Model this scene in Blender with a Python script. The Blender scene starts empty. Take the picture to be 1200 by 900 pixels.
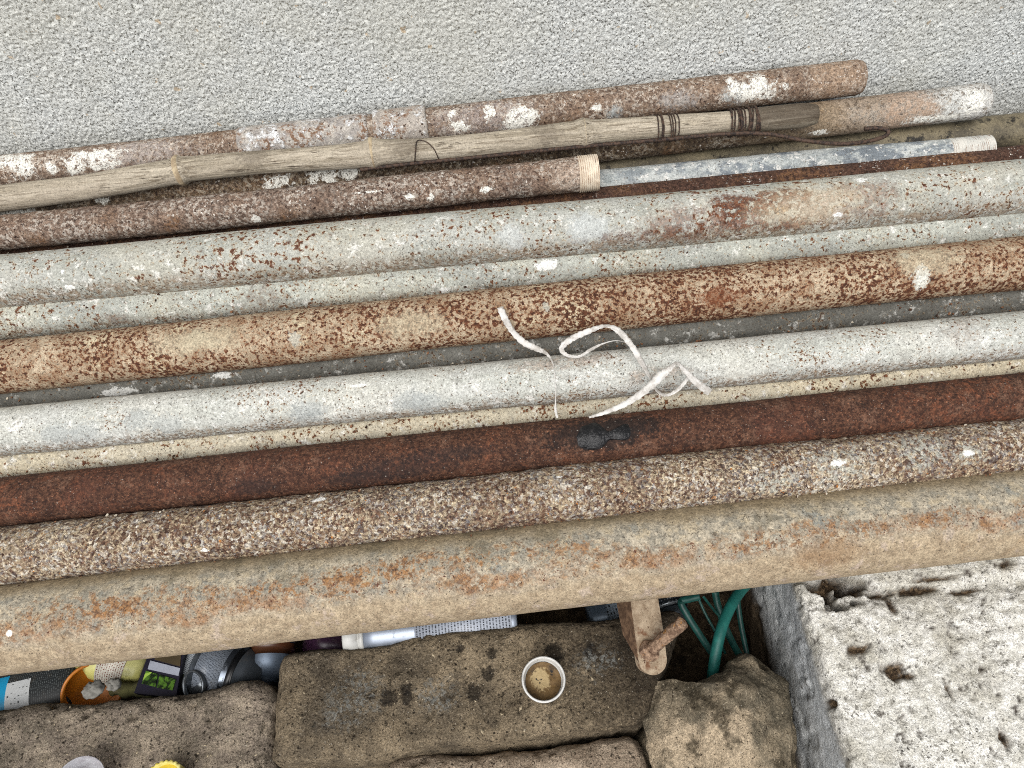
import bpy, math, random
import numpy as np
from mathutils import Vector, Matrix, Quaternion

random.seed(7)
SC = bpy.context.scene
COL = SC.collection
R = math.radians

# ------------------------------------------------------------------ camera
CAM_Z = 0.93
PITCH, ROLL, FPX = R(55), R(5.4), 866.0
u0 = Vector((0, math.sin(PITCH), math.cos(PITCH)))
FWD = Vector((0, math.cos(PITCH), -math.sin(PITCH)))
RGT = math.cos(ROLL) * Vector((1, 0, 0)) - math.sin(ROLL) * u0
UP = math.sin(ROLL) * Vector((1, 0, 0)) + math.cos(ROLL) * u0
CP = Vector((0, 0, CAM_Z))
cam = bpy.data.cameras.new('camera')
cam.sensor_width = 36; cam.lens = 36 * FPX / 1200
cam.clip_start = 0.02; cam.clip_end = 200
co = bpy.data.objects.new('camera', cam); COL.objects.link(co)
m3 = Matrix((RGT, UP, -FWD)).transposed()
co.matrix_world = Matrix.Translation(CP) @ m3.to_4x4()
SC.camera = co

# ------------------------------------------------------------------ light
SUN_EL, SUN_AZ = R(54), R(195)          # azimuth clockwise from +Y
w = bpy.data.worlds.new('World'); SC.world = w; w.use_nodes = True
nt = w.node_tree
sky = nt.nodes.new('ShaderNodeTexSky'); sky.sky_type = 'NISHITA'; sky.sun_disc = False
sky.sun_elevation = SUN_EL; sky.sun_rotation = SUN_AZ
sky.air_density = 0.7; sky.dust_density = 3.0; sky.ozone_density = 0.6
bg = nt.nodes['Background']; hs = nt.nodes.new('ShaderNodeHueSaturation'); hs.inputs['Saturation'].default_value = .35   # thin overcast
nt.links.new(sky.outputs[0], hs.inputs['Color']); nt.links.new(hs.outputs[0], bg.inputs[0]); bg.inputs[1].default_value = 0.13
sl = bpy.data.lights.new('sun', 'SUN'); sl.energy = 1.4; sl.angle = R(50); sl.color = (1, .985, .955)
so = bpy.data.objects.new('sun', sl); COL.objects.link(so)
sd = Vector((math.sin(SUN_AZ) * math.cos(SUN_EL), math.cos(SUN_AZ) * math.cos(SUN_EL), math.sin(SUN_EL)))
so.rotation_euler = sd.to_track_quat('Z', 'Y').to_euler()
vs = SC.view_settings
vs.view_transform = 'Standard'; vs.look = 'None'; vs.exposure = 0.55; SC.cycles.filter_width = 1.0; SC.cycles.use_denoising = False; vs.gamma = 1

# ------------------------------------------------------------------ picture-to-place helpers
def ray(px, py):
    return FWD + RGT * ((px - 600) / FPX) + UP * ((450 - py) / FPX)
def at(px, py, d):                       # point at axial distance d
    return CP + ray(px, py) * d
def on(px, py, p, n):
    r = ray(px, py); return CP + r * ((p - CP).dot(n) / r.dot(n))
def atz(px, py, z):
    return on(px, py, Vector((0, 0, z)), Vector((0, 0, 1)))
def aty(px, py, y):
    return on(px, py, Vector((0, y, 0)), Vector((0, 1, 0)))
PHI = R(20)                               # the heap of pipes climbs towards the wall
PN = Vector((0, -math.sin(PHI), math.cos(PHI)))
PP = CP + FWD * 0.72
def pile(px, py, h=0):
    return on(px, py, PP + PN * h, PN)
def depth(p): return (p - CP).dot(FWD)
def proj(p):
    q = p - CP; d = q.dot(FWD); return 600 + FPX * q.dot(RGT) / d, 450 - FPX * q.dot(UP) / d

# ------------------------------------------------------------------ numeric noise
_rs = np.random.RandomState(3)
_P = _rs.permutation(256).astype(np.int64)
_T = _rs.rand(256)
def vnoise(p, scale, seed=0):
    q = p * scale + seed * 17.31 + 100.0
    i = np.floor(q).astype(np.int64); f = q - i; f = f * f * f * (f * (f * 6 - 15) + 10)
    i &= 255; j = (i + 1) & 255
    def h(a, b, c): return _T[_P[(_P[(_P[a] + b) & 255] + c) & 255]]
    x0, y0, z0 = i.T; x1, y1, z1 = j.T; fx, fy, fz = f.T
    a = h(x0, y0, z0) * (1 - fx) + h(x1, y0, z0) * fx
    b = h(x0, y1, z0) * (1 - fx) + h(x1, y1, z0) * fx
    c = h(x0, y0, z1) * (1 - fx) + h(x1, y0, z1) * fx
    d = h(x0, y1, z1) * (1 - fx) + h(x1, y1, z1) * fx
    return ((a * (1 - fy) + b * fy) * (1 - fz) + (c * (1 - fy) + d * fy) * fz) * 2 - 1
def fbm(p, scale, oct=4, seed=0, gain=.5):
    s = 0; a = 1; t = 0
    for k in range(oct):
        s = s + a * vnoise(p, scale * 2 ** k, seed + k * 3); t += a; a *= gain
    return s / t
def smooth(x, a, b):
    t = np.clip((x - a) / (b - a), 0, 1); return t * t * (3 - 2 * t)

# ------------------------------------------------------------------ object helpers
def tag(o, label=None, cat=None, group=None, kind=None):
    if label: o['label'] = label
    if cat: o['category'] = cat
    if group: o['group'] = group
    if kind: o['kind'] = kind
    return o
def thing(name, label, cat, loc=(0, 0, 0), group=None):
    o = bpy.data.objects.new(name, None); COL.objects.link(o); o.location = loc
    o.empty_display_size = .02
    return tag(o, label, cat, group)
def link(name, me, mat, parent=None, world=None):
    o = bpy.data.objects.new(name, me); COL.objects.link(o)
    if mat: me.materials.append(mat)
    W = world or Matrix.Identity(4)
    if parent:
        bpy.context.view_layer.update()
        o.parent = parent; o.matrix_parent_inverse = Matrix.Identity(4)
        o.matrix_basis = parent.matrix_world.inverted() @ W
    else: o.matrix_world = W
    return o
def mesh(v, f, smoothed=True):
    me = bpy.data.meshes.new('m'); v = np.asarray(v, dtype=np.float32)
    f = list(f) if not isinstance(f, np.ndarray) else f
    if isinstance(f, np.ndarray):
        n, k = f.shape
        me.vertices.add(len(v)); me.vertices.foreach_set('co', v.ravel())
        me.loops.add(n * k); me.loops.foreach_set('vertex_index', f.ravel().astype(np.int32))
        me.polygons.add(n); me.polygons.foreach_set('loop_start', np.arange(0, n * k, k, dtype=np.int32))
        me.update(calc_edges=True); me.validate()
    else:
        me.from_pydata([tuple(map(float, q)) for q in v], [], f); me.update()
    if smoothed: me.polygons.foreach_set('use_smooth', [True] * len(me.polygons))
    return me
def gridf(nu, nv, closed_v=False, off=0):
    a = np.arange(nu - 1)[:, None]; b = np.arange(nv if closed_v else nv - 1)[None, :]
    b2 = (b + 1) % nv
    return np.stack([a * nv + b, (a + 1) * nv + b, (a + 1) * nv + b2, a * nv + b2], -1).reshape(-1, 4) + off
def attr(me, name, val):
    a = me.attributes.new(name, 'FLOAT', 'POINT'); a.data.foreach_set('value', np.asarray(val, np.float32))
def axis_matrix(p0, p1, up=Vector((0, 0, 1))):     # local X along p0->p1, origin at p0
    x = (p1 - p0).normalized(); y = up.cross(x).normalized(); z = x.cross(y)
    return Matrix.Translation(p0) @ Matrix((x, y, z)).transposed().to_4x4()
def tube(pts, rad, segs=10, flat=1.0, caps=True, nrm=None):
    pts = [Vector(p) for p in pts]; n = len(pts)
    if not hasattr(rad, '__len__'): rad = [rad] * n
    v = []; t0 = (pts[1] - pts[0]).normalized()
    a = t0.orthogonal().normalized() if nrm is None else (nrm - t0 * nrm.dot(t0)).normalized()
    for i in range(n):
        t = (pts[min(i + 1, n - 1)] - pts[max(i - 1, 0)]).normalized()
        a = (a - t * a.dot(t)).normalized(); b = t.cross(a)
        for k in range(segs):
            th = 2 * math.pi * k / segs
            v.append(pts[i] + (a * math.cos(th) * flat + b * math.sin(th)) * rad[i])
    f = [tuple(q) for q in gridf(n, segs, True)]
    if caps:
        f.append(tuple(range(segs))); f.append(tuple(range((n - 1) * segs, n * segs))[::-1])
    return mesh(v, f)
def lathe(prof, segs=48):                # profile of (x along axis, radius); closed solid along local X
    v = []
    for x, r in prof:
        for k in range(segs):
            th = 2 * math.pi * k / segs; v.append((x, r * math.cos(th), r * math.sin(th)))
    f = [tuple(q)[::-1] for q in gridf(len(prof), segs, True)]
    if prof[0][1] > 1e-5: f.append(tuple(range(segs)))
    if prof[-1][1] > 1e-5: f.append(tuple(range((len(prof) - 1) * segs, len(prof) * segs))[::-1])
    return mesh(v, f)
def spline(P, n):                        # Catmull-Rom through rows of P
    P = np.array(P, float); m = len(P); out = []
    for t in np.linspace(0, m - 1, n):
        i = min(int(t), m - 2); u = t - i
        a, b, c, d = P[max(i - 1, 0)], P[i], P[i + 1], P[min(i + 2, m - 1)]
        out.append(.5 * ((2 * b) + (c - a) * u + (2 * a - 5 * b + 4 * c - d) * u * u + (3 * b - a - 3 * c + d) * u ** 3))
    return np.array(out)

# ------------------------------------------------------------------ material helper
def hexc(h):
    h = h.lstrip('#'); c = [int(h[i:i + 2], 16) / 255 for i in (0, 2, 4)]
    return tuple(x / 12.92 if x <= .04045 else ((x + .055) / 1.055) ** 2.4 for x in c) + (1,)
class MB:
    def __init__(s, name, rough=.85, metal=0, spec=.25):
        s.m = bpy.data.materials.new(name); s.m.use_nodes = True
        s.t = s.m.node_tree; s.n = s.t.nodes; s.b = s.n['Principled BSDF']
        s.b.inputs['Roughness'].default_value = rough; s.b.inputs['Metallic'].default_value = metal
        s.b.inputs['Specular IOR Level'].default_value = spec
        tc = s.n.new('ShaderNodeTexCoord'); mp = s.n.new('ShaderNodeMapping')
        s.raw = tc.outputs['Object']
        s.t.links.new(s.raw, mp.inputs[0])
        mp.inputs['Location'].default_value = [random.uniform(-9, 9) for _ in range(3)]
        s.v = mp.outputs[0]; s.h = None
    def L(s, a, b):
        if isinstance(a, (int, float)): b.default_value = a
        elif isinstance(a, (tuple, list)): b.default_value = a
        elif isinstance(a, str): b.default_value = hexc(a)
        else: s.t.links.new(a, b)
    def stretch(s, sc, v=None):
        mp = s.n.new('ShaderNodeMapping'); s.L(v or s.v, mp.inputs[0]); mp.inputs['Scale'].default_value = sc
        return mp.outputs[0]
    def noise(s, scale, detail=2, rough=.5, dist=0, v=None):
        k = s.n.new('ShaderNodeTexNoise'); s.L(v or s.v, k.inputs['Vector'])
        k.inputs['Scale'].default_value = scale; k.inputs['Detail'].default_value = detail
        k.inputs['Roughness'].default_value = rough; k.inputs['Distortion'].default_value = dist
        return k.outputs['Fac']
    def vor(s, scale, v=None, feat='F1', out='Distance', rnd=1):
        k = s.n.new('ShaderNodeTexVoronoi'); k.feature = feat; s.L(v or s.v, k.inputs['Vector'])
        k.inputs['Scale'].default_value = scale; k.inputs['Randomness'].default_value = rnd
        return k.outputs[out]
    def ss(s, x, lo, hi, a=0., b=1.):
        k = s.n.new('ShaderNodeMapRange'); k.interpolation_type = 'SMOOTHSTEP'
        s.L(x, k.inputs[0]); k.inputs[1].default_value = min(lo, hi); k.inputs[2].default_value = max(lo, hi)
        if lo > hi: a, b = b, a
        k.inputs[3].default_value = a; k.inputs[4].default_value = b
        return k.outputs[0]
    def op(s, o, a, b=0.):
        k = s.n.new('ShaderNodeMath'); k.operation = o; s.L(a, k.inputs[0]); s.L(b, k.inputs[1]); return k.outputs[0]
    def mul(s, *a):
        r = a[0]
        for x in a[1:]: r = s.op('MULTIPLY', r, x)
        return r
    def add(s, a, b): return s.op('ADD', a, b)
    def mix(s, f, a, b, mode='MIX'):
        k = s.n.new('ShaderNodeMix'); k.data_type = 'RGBA'; k.blend_type = mode
        s.L(f, k.inputs[0]); s.L(a, k.inputs[6]); s.L(b, k.inputs[7]); return k.outputs[2]
    def sep(s, v=None):
        k = s.n.new('ShaderNodeSeparateXYZ'); s.L(v or s.raw, k.inputs[0]); return k.outputs
    def attr(s, name):
        k = s.n.new('ShaderNodeAttribute'); k.attribute_name = name; return k.outputs['Fac']
    def blot(s, p, rx, ry, soft=.35, warp=.9):     # irregular stain centred on local point p, rx along X, ry across
        sub = s.n.new('ShaderNodeVectorMath'); sub.operation = 'SUBTRACT'; s.L(s.raw, sub.inputs[0]); sub.inputs[1].default_value = p
        sc = s.n.new('ShaderNodeVectorMath'); sc.operation = 'MULTIPLY'; s.L(sub.outputs[0], sc.inputs[0]); sc.inputs[1].default_value = (1 / rx, 1 / ry, 1 / ry)
        le = s.n.new('ShaderNodeVectorMath'); le.operation = 'LENGTH'; s.L(sc.outputs[0], le.inputs[0])
        nz = s.noise(1.6 / ry * .5, 4, .7)
        d = s.add(le.outputs['Value'], s.op('MULTIPLY', s.op('SUBTRACT', nz, .5), warp * 2))
        d = s.add(d, s.op('MULTIPLY', s.op('SUBTRACT', s.noise(300, 3, .7), .5), warp * 1.5))
        return s.ss(d, 1 + soft / 2, 1 - soft / 2)
    def finish(s, col, height=None, strength=.5, dist=.001, rough=None, grain=0., pale=.4):
        if grain:                             # mineral grain: tiny darker and paler particles
            n1 = s.ss(s.noise(620, 2, .7), .36, .64, 1 - grain, 1 + grain * .55); n2 = s.ss(s.noise(300, 3, .75), .38, .66, 1 - grain * .5, 1 + grain * .35)
            vm = s.n.new('ShaderNodeVectorMath'); vm.operation = 'SCALE'; s.L(col, vm.inputs[0]); s.L(s.mul(n1, n2), vm.inputs['Scale']); col = vm.outputs[0]
            sp = s.ss(s.noise(480, 2, .6), .62, .68, 0, min(1, grain * 2.6)); col = s.mix(sp, col, '#2a211a')
            sp = s.ss(s.noise(500, 2, .6), .69, .74, 0, min(1, grain * 3 * pale)); col = s.mix(sp, col, '#d9d3c6')
        s.L(col, s.b.inputs['Base Color'])
        if height is not None:
            k = s.n.new('ShaderNodeBump'); k.inputs['Strength'].default_value = strength; k.inputs['Distance'].default_value = dist
            s.L(height, k.inputs['Height']); s.L(k.outputs[0], s.b.inputs['Normal'])
        if rough is not None: s.L(rough, s.b.inputs['Roughness'])
        return s.m
def plain(name, col, rough=.5, metal=0, var=.25, scale=60, spec=.4):
    g = MB(name, rough, metal, spec)
    n = g.noise(scale, 4, .65)
    c = g.mix(g.ss(n, .35, .7, 0, var), col, (0.02, 0.018, 0.014, 1))
    d = g.ss(g.noise(scale * .3, 5, .7), .55, .7, 0, var)
    c = g.mix(d, c, '#6e6250')
    return g.finish(c, n, .15, .0006)

# ------------------------------------------------------------------ pipes
PIPES = {}
def pipe(key, c0, c1, d0, d1, h, x0, x1, label, rings=.005, segs=48, rough_amp=.0003, rough_scale=60, wall=.004, h1=None):
    """c0/c1: height of the centre line where it crosses the left/right edge of the picture, d0/d1: its thickness there"""
    a = pile(0, c0, h); b = pile(1200, c1, h if h1 is None else h1)
    r = (d0 * depth(a) + d1 * depth(b)) / 4 / FPX
    # x0/x1 are picture columns of the ends: solve along the line
    def colat(px):
        lo, hi = -3.0, 4.0
        for _ in range(60):
            mid = (lo + hi) / 2; q = a + (b - a) * mid
            if depth(q) < .05: lo = mid; continue
            if proj(q)[0] < px: lo = mid
            else: hi = mid
        return a + (b - a) * lo
    A = a + (a - b).normalized() * .55 if x0 is None else colat(x0)
    B = b + (b - a).normalized() * .55 if x1 is None else colat(x1)
    Lh = (B - A).length; M = axis_matrix(A, B)
    n = max(2, int(Lh / rings)); xs = np.linspace(0, Lh, n); th = np.linspace(0, 2 * np.pi, segs, endpoint=False)
    X, TH = np.meshgrid(xs, th, indexing='ij')
    base = np.stack([X, np.cos(TH) * r, np.sin(TH) * r], -1).reshape(-1, 3)
    sd_ = sum(map(ord, key))
    disp = rough_amp * fbm(base, rough_scale, 3, sd_) + .0006 * vnoise(base, 9, sd_ + 5)
    endz = np.minimum(base[:, 0], Lh - base[:, 0])
    disp = disp - .0016 * np.clip(1 - endz / .003, 0, 1) ** 2
    v = base.copy(); k = 1 + disp / r; v[:, 1] *= k; v[:, 2] *= k
    v[:, 2] += .0022 * vnoise(np.stack([v[:, 0], 0 * v[:, 0], 0 * v[:, 0]], -1), 3, sd_)
    f = gridf(n, segs, True)[:, ::-1]
    ri = r - wall
    inner = []
    for x in (0, Lh):
        for t in th: inner.append((x, math.cos(t) * ri, math.sin(t) * ri))
    o = len(v); inner = np.array(inner); v = np.vstack([v, inner])
    ii = np.arange(segs); jj = (ii + 1) % segs
    fi = np.stack([o + ii, o + jj, o + segs + jj, o + segs + ii], -1)[:, ::-1]
    fl = np.stack([ii, jj, o + jj, o + ii], -1)[:, ::-1]
    e = (n - 1) * segs
    fr = np.stack([e + jj, e + ii, o + segs + ii, o + segs + jj], -1)[:, ::-1]
    me = mesh(v, np.vstack([f, fi[:, ::-1], fl[:, ::-1], fr[:, ::-1]]))
    ob = link('steel_pipe', me, None, None, M)
    tag(ob, label, 'pipe', 'steel pipes heaped against the wall')
    PIPES[key] = (ob, A, B, r, M)
    return ob
def local(key, px, py, lift=0.0):         # point of the pipe's skin seen at a pixel, in the pipe's own space
    ob, A, B, r, M = PIPES[key]; r = r + lift
    inv = M.inverted(); o = inv @ CP; d = inv.to_3x3() @ ray(px, py)
    a = d.y ** 2 + d.z ** 2; b = 2 * (o.y * d.y + o.z * d.z); c = o.y ** 2 + o.z ** 2 - r * r
    q = b * b - 4 * a * c
    t = -b / (2 * a) if q < 0 else (-b - math.sqrt(q)) / (2 * a)
    return o + d * t
def setmat(key, m): PIPES[key][0].data.materials.append(m)

def rust_grain(g, sc=330):
    """base of heavy rust: many small grains of several browns"""
    c = g.mix(g.ss(g.noise(sc, 3, .7), .35, .65), '#4a3028', '#84563a')
    c = g.mix(g.ss(g.noise(sc * .8, 2, .6), .58, .72), c, '#9c7350')
    return c

pipe('P13', 739, 597, 100, 104, 0.0, None, None, 'thickest pipe of the heap, dusty tan with orange rust, nearest the stones', rings=.004, segs=72, rough_amp=.0003, wall=.005)
pipe('P12', 653, 524, 74, 66, 0.001, None, None, 'rough crusty pipe flecked cream, grey and brown, just behind the thick tan pipe', rings=.0028, segs=110, rough_amp=.0016, rough_scale=150)
pipe('P11', 588, 466, 61, 54, 0.0, None, None, 'dark red-brown rusty pipe with a black tar blot near its middle', rings=.004, segs=64, rough_amp=.0003, rough_scale=160)
pipe('P10', 545, 428, 48, 44, -0.026, None, None, 'cream speckled pipe wedged between the pale grey pipe and the dark red-brown pipe')
pipe('P9', 507, 392, 59, 54, 0.0, None, None, 'cleanest pale grey pipe, under the curled end of the white plastic strip')
pipe('P8', 464, 351, 50, 48, -0.033, None, None, 'dark grey dirty pipe sunk between the orange-rusted pipe and the pale grey pipe')
pipe('P7', 430, 308, 63, 63, 0.0, None, None, 'pipe densely spotted with orange-brown rust over cream paint', segs=64, rough_amp=.0005, rough_scale=160)
pipe('P6', 376, 264, 56, 52, -0.026, None, None, 'grey-white pipe with sparse rust specks sunk below the fat light grey pipe')
pipe('P5', 329.5, 219, 65, 64, 0.0, None, None, 'fat light grey pipe with scattered rust spots and one large brown rust patch', segs=64)
pipe('P4', 309, 186, 34, 34, -0.040, None, None, 'thin dark brown rusty pipe showing as a narrow strip behind the fat light grey pipe')
pipe('P3', 273, 151.5, 44, 36, -0.002, None, 700, 'rough brown pipe whose pale threaded end stops halfway along the heap', rings=.0028, segs=90, rough_amp=.0011, rough_scale=170)
pipe('P3b', 279, 172, 32, 32, -0.042, 560, 1157, 'blue-grey pipe with a ribbed threaded end, lying below the brown threaded one')
pipe('P2', 253, 113, 42, 38, -0.036, None, 1152, 'pipe with a chalky white right end, running beneath the bamboo pole')
pipe('P2b', 270, 156, 44, 44, -0.076, None, None, 'murky olive-brown pipe at the bottom of the heap, seen at the right along the wall')
pipe('P1', 203, 69, 42, 38, -0.020, None, 1008, 'uppermost pipe, brown with white paint splashes and a short pipe sleeve, against the wall')

# -- materials of each pipe
def band(g, lo, hi, soft=.12):           # 1 inside lo..hi of the angle round the pipe (0 = towards +Y side, .25 = top, .5 = viewer side)
    x, y, z = g.sep()
    return x, y, z
def mat_P13():
    g = MB('dusty_steel', .9)
    x, y, z = g.sep(); r = PIPES['P13'][3]
    a = g.op('ARCTAN2', z, g.op('MULTIPLY', y, -1.))      # 0 facing the viewer side (horizontal), pi/2 on top
    wob = g.mul(g.op('SUBTRACT', g.noise(14, 5, .65), .5), .9)
    aw = g.add(a, wob)
    zinc = g.mix(g.ss(g.noise(130, 4, .7), .38, .62), '#8d8779', '#b5aa95')
    zinc = g.mix(g.ss(g.noise(40, 4, .6), .55, .68, 0, .75), zinc, '#82847e')
    mud = g.mix(g.ss(g.noise(120, 5, .7), .3, .7), '#907f68', '#b4a388')
    mud = g.mix(g.ss(g.noise(300, 3, .7), .62, .75, 0, .55), mud, '#7c6549')
    mud = g.mix(g.ss(g.noise(22, 4, .6), .58, .75, 0, .5), mud, '#8a6c4a')
    film = g.mix(g.ss(g.noise(160, 4, .7), .35, .65), '#82735b', '#a19073')
    zinc = g.mix(g.ss(g.noise(70, 5, .75), .5, .62, 0, .7), zinc, '#b7a88c')
    zinc = g.mix(g.ss(g.noise(200, 4, .7), .56, .64, 0, .7), zinc, '#5f574b')
    mud = g.mix(g.ss(g.noise(45, 5, .75), .54, .66, 0, .55), mud, '#b7a79a')
    c = g.mix(g.ss(aw, 1.06, .66), zinc, mud)
    c = g.mix(g.mul(g.ss(aw, 1.75, 2.2), .9), c, film)
    c = g.mix(g.mul(g.ss(g.noise(18, 4, .7), .54, .66), g.ss(aw, 1.3, 1.7), .6), c, '#6d6450')
    strip = g.mul(g.ss(aw, .78, 1.0), g.ss(aw, 1.55, 1.25))
    ru = g.mul(strip, g.ss(g.noise(26, 4, .7), .42, .58), g.ss(g.noise(140, 5, .75), .45, .55))
    streak = g.mul(g.ss(aw, .82, .98), g.ss(aw, 1.34, 1.14), g.ss(g.noise(7, 3, .6), .36, .6), g.ss(g.noise(110, 5, .75), .36, .6))
    c = g.mix(g.mul(streak, .75), c, '#9a7351')
    rc = g.mix(g.ss(g.noise(260, 3, .7), .4, .62), '#96704c', '#5f4636')
    c = g.mix(g.mul(ru, .85), c, rc)
    for px, py, s in ((90, 718, 1.3), (200, 706, 1.2), (300, 698, .9), (390, 682, .9), (1100, 608, .7), (440, 672, 1), (505, 660, 1), (570, 650, .8), (120, 712, .8), (660, 643, .8), (960, 618, .7), (330, 690, .7)):
        c = g.mix(g.mul(g.blot(local('P13', px, py), .04 * s, .011 * s, .6, 1.1), g.ss(g.noise(130, 5, .75), .46, .57), .8), c, g.mix(g.ss(g.noise(240, 3, .7), .42, .6), '#987049', '#6b4f3b'))
    c = g.mix(g.mul(strip, g.ss(g.noise(300, 2, .6), .62, .7)), c, '#5a3a2c')
    c = g.mix(g.mul(g.blot(local('P13', 970, 650), .03, .014, .9), .45), c, '#7d5a38')
    c = g.mix(g.blot(local('P13', 12, 742), .003, .003, .2, .2), c, '#e8e4da')
    c = g.mix(g.ss(g.noise(420, 2, .6), .66, .74, 0, .6), c, '#4f4333')
    return g.finish(c, g.add(g.noise(300, 4, .7), g.mul(g.noise(60, 4, .6), .8)), .5, .0014, grain=.26)
setmat('P13', mat_P13())
def mat_P12():
    g = MB('crusty_steel', .9)
    c = g.mix(g.ss(g.noise(260, 3, .7), .38, .6), '#4a352b', '#7d6351')
    c = g.mix(g.ss(g.noise(12, 4, .7), .45, .62, 0, .7), c, '#5b4f49')
    c = g.mix(g.ss(g.add(g.noise(260, 3, .65), g.mul(g.noise(14, 3, .6), .3)), .64, .72), c, '#96866f')
    c = g.mix(g.ss(g.add(g.noise(310, 3, .65), g.mul(g.noise(10, 4, .6), .4)), .75, .82), c, '#bfb096')
    c = g.mix(g.mul(g.ss(g.noise(30, 3, .6), .45, .6), g.ss(g.noise(230, 3, .7), .48, .58), .8), c, '#7c7a7a')
    c = g.mix(g.mul(g.ss(g.noise(16, 3, .6), .42, .62), g.ss(g.noise(230, 2, .6), .55, .63)), c, '#d6d0c2')
    c = g.mix(g.ss(g.noise(270, 2, .6), .64, .7), c, '#3a2419')
    wv = g.n.new('ShaderNodeTexNoise'); wv.inputs['Scale'].default_value = 300; g.L(g.v, wv.inputs['Vector'])
    sc_ = g.n.new('ShaderNodeVectorMath'); sc_.operation = 'MULTIPLY_ADD'; g.L(wv.outputs['Color'], sc_.inputs[0]); sc_.inputs[1].default_value = (.004,) * 3; g.L(g.v, sc_.inputs[2])
    cell = g.sep(g.vor(390, v=sc_.outputs[0], out='Color'))[0]
    cell = g.add(cell, g.mul(g.op('SUBTRACT', g.noise(14, 4, .7), .5), .7))
    cc = g.mix(g.ss(cell, .20, .24), '#38271f', '#6f5340')
    cc = g.mix(g.ss(cell, .44, .48), cc, '#968067'); cc = g.mix(g.ss(cell, .60, .64), cc, '#c4b393')
    cc = g.mix(g.ss(cell, .74, .78), cc, '#85624a'); cc = g.mix(g.ss(cell, .80, .84), cc, '#7d7b7c'); cc = g.mix(g.ss(cell, .90, .94), cc, '#d6d0c2')
    c = g.mix(g.ss(g.noise(120, 3, .7), .36, .6, .15, .6), c, cc)
    c = g.mix(g.ss(g.noise(205, 2, .6), .68, .72), c, '#a9713d')
    for px, py, s in ((985, 545, 1.3), (1080, 527, 1.2), (1135, 530, .8), (910, 565, .9)):
        c = g.mix(g.mul(g.blot(local('P12', px, py), .018 * s, .012 * s, .7, 1.4), g.ss(g.noise(200, 4, .7), .46, .56), .75), c, '#b1b1a5')
    for px, py, s in ((374, 585, 1), (982, 543, 1), (1135, 531, .9), (655, 560, .6), (240, 645, .6)):
        c = g.mix(g.blot(local('P12', px, py), .006 * s, .003 * s, .3, .8), c, '#f1efe8')
    return g.finish(c, g.noise(260, 4, .7), .9, .002, grain=.3)
setmat('P12', mat_P12())
def mat_P11():
    g = MB('dark_rust', .85)
    c = g.mix(g.ss(g.noise(300, 4, .75), .38, .64), '#38231b', '#5a3d2d')
    c = g.mix(g.mul(g.ss(g.noise(24, 4, .7), .45, .65), g.ss(g.noise(200, 3, .7), .45, .62), .75), c, '#7b4a32')
    c = g.mix(g.ss(g.noise(12, 3, .6), .5, .7, 0, .6), c, '#4f3228')
    c = g.mix(g.mul(g.ss(g.noise(38, 5, .75), .5, .62), g.ss(g.noise(220, 4, .75), .42, .56), .7), c, '#735645')
    c = g.mix(g.mul(g.ss(g.noise(30, 5, .75), .52, .64), g.ss(g.noise(180, 4, .75), .42, .56), .7), c, '#2a1d18')
    c = g.mix(g.ss(g.noise(420, 2, .6), .64, .72, 0, .8), c, '#8f6249')
    c = g.mix(g.ss(g.noise(350, 2, .6), .66, .72), c, '#23120d')
    for px, py, rx, ry in ((700, 508, .05, .014), (735, 500, .03, .012)):
        c = g.mix(g.mul(g.blot(local('P11', px, py), rx, ry, .6, .9), .75), c, '#241d1a')
    for px, py, rx, ry in ((470, 548, .05, .010), (530, 530, .04, .006), (300, 570, .02, .008), (430, 560, .035, .009)):
        c = g.mix(g.mul(g.blot(local('P11', px, py), rx, ry, .9, .9), .6), c, '#2a211f')
    return g.finish(c, g.noise(280, 4, .7), .7, .0014, grain=.3)
setmat('P11', mat_P11())
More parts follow.
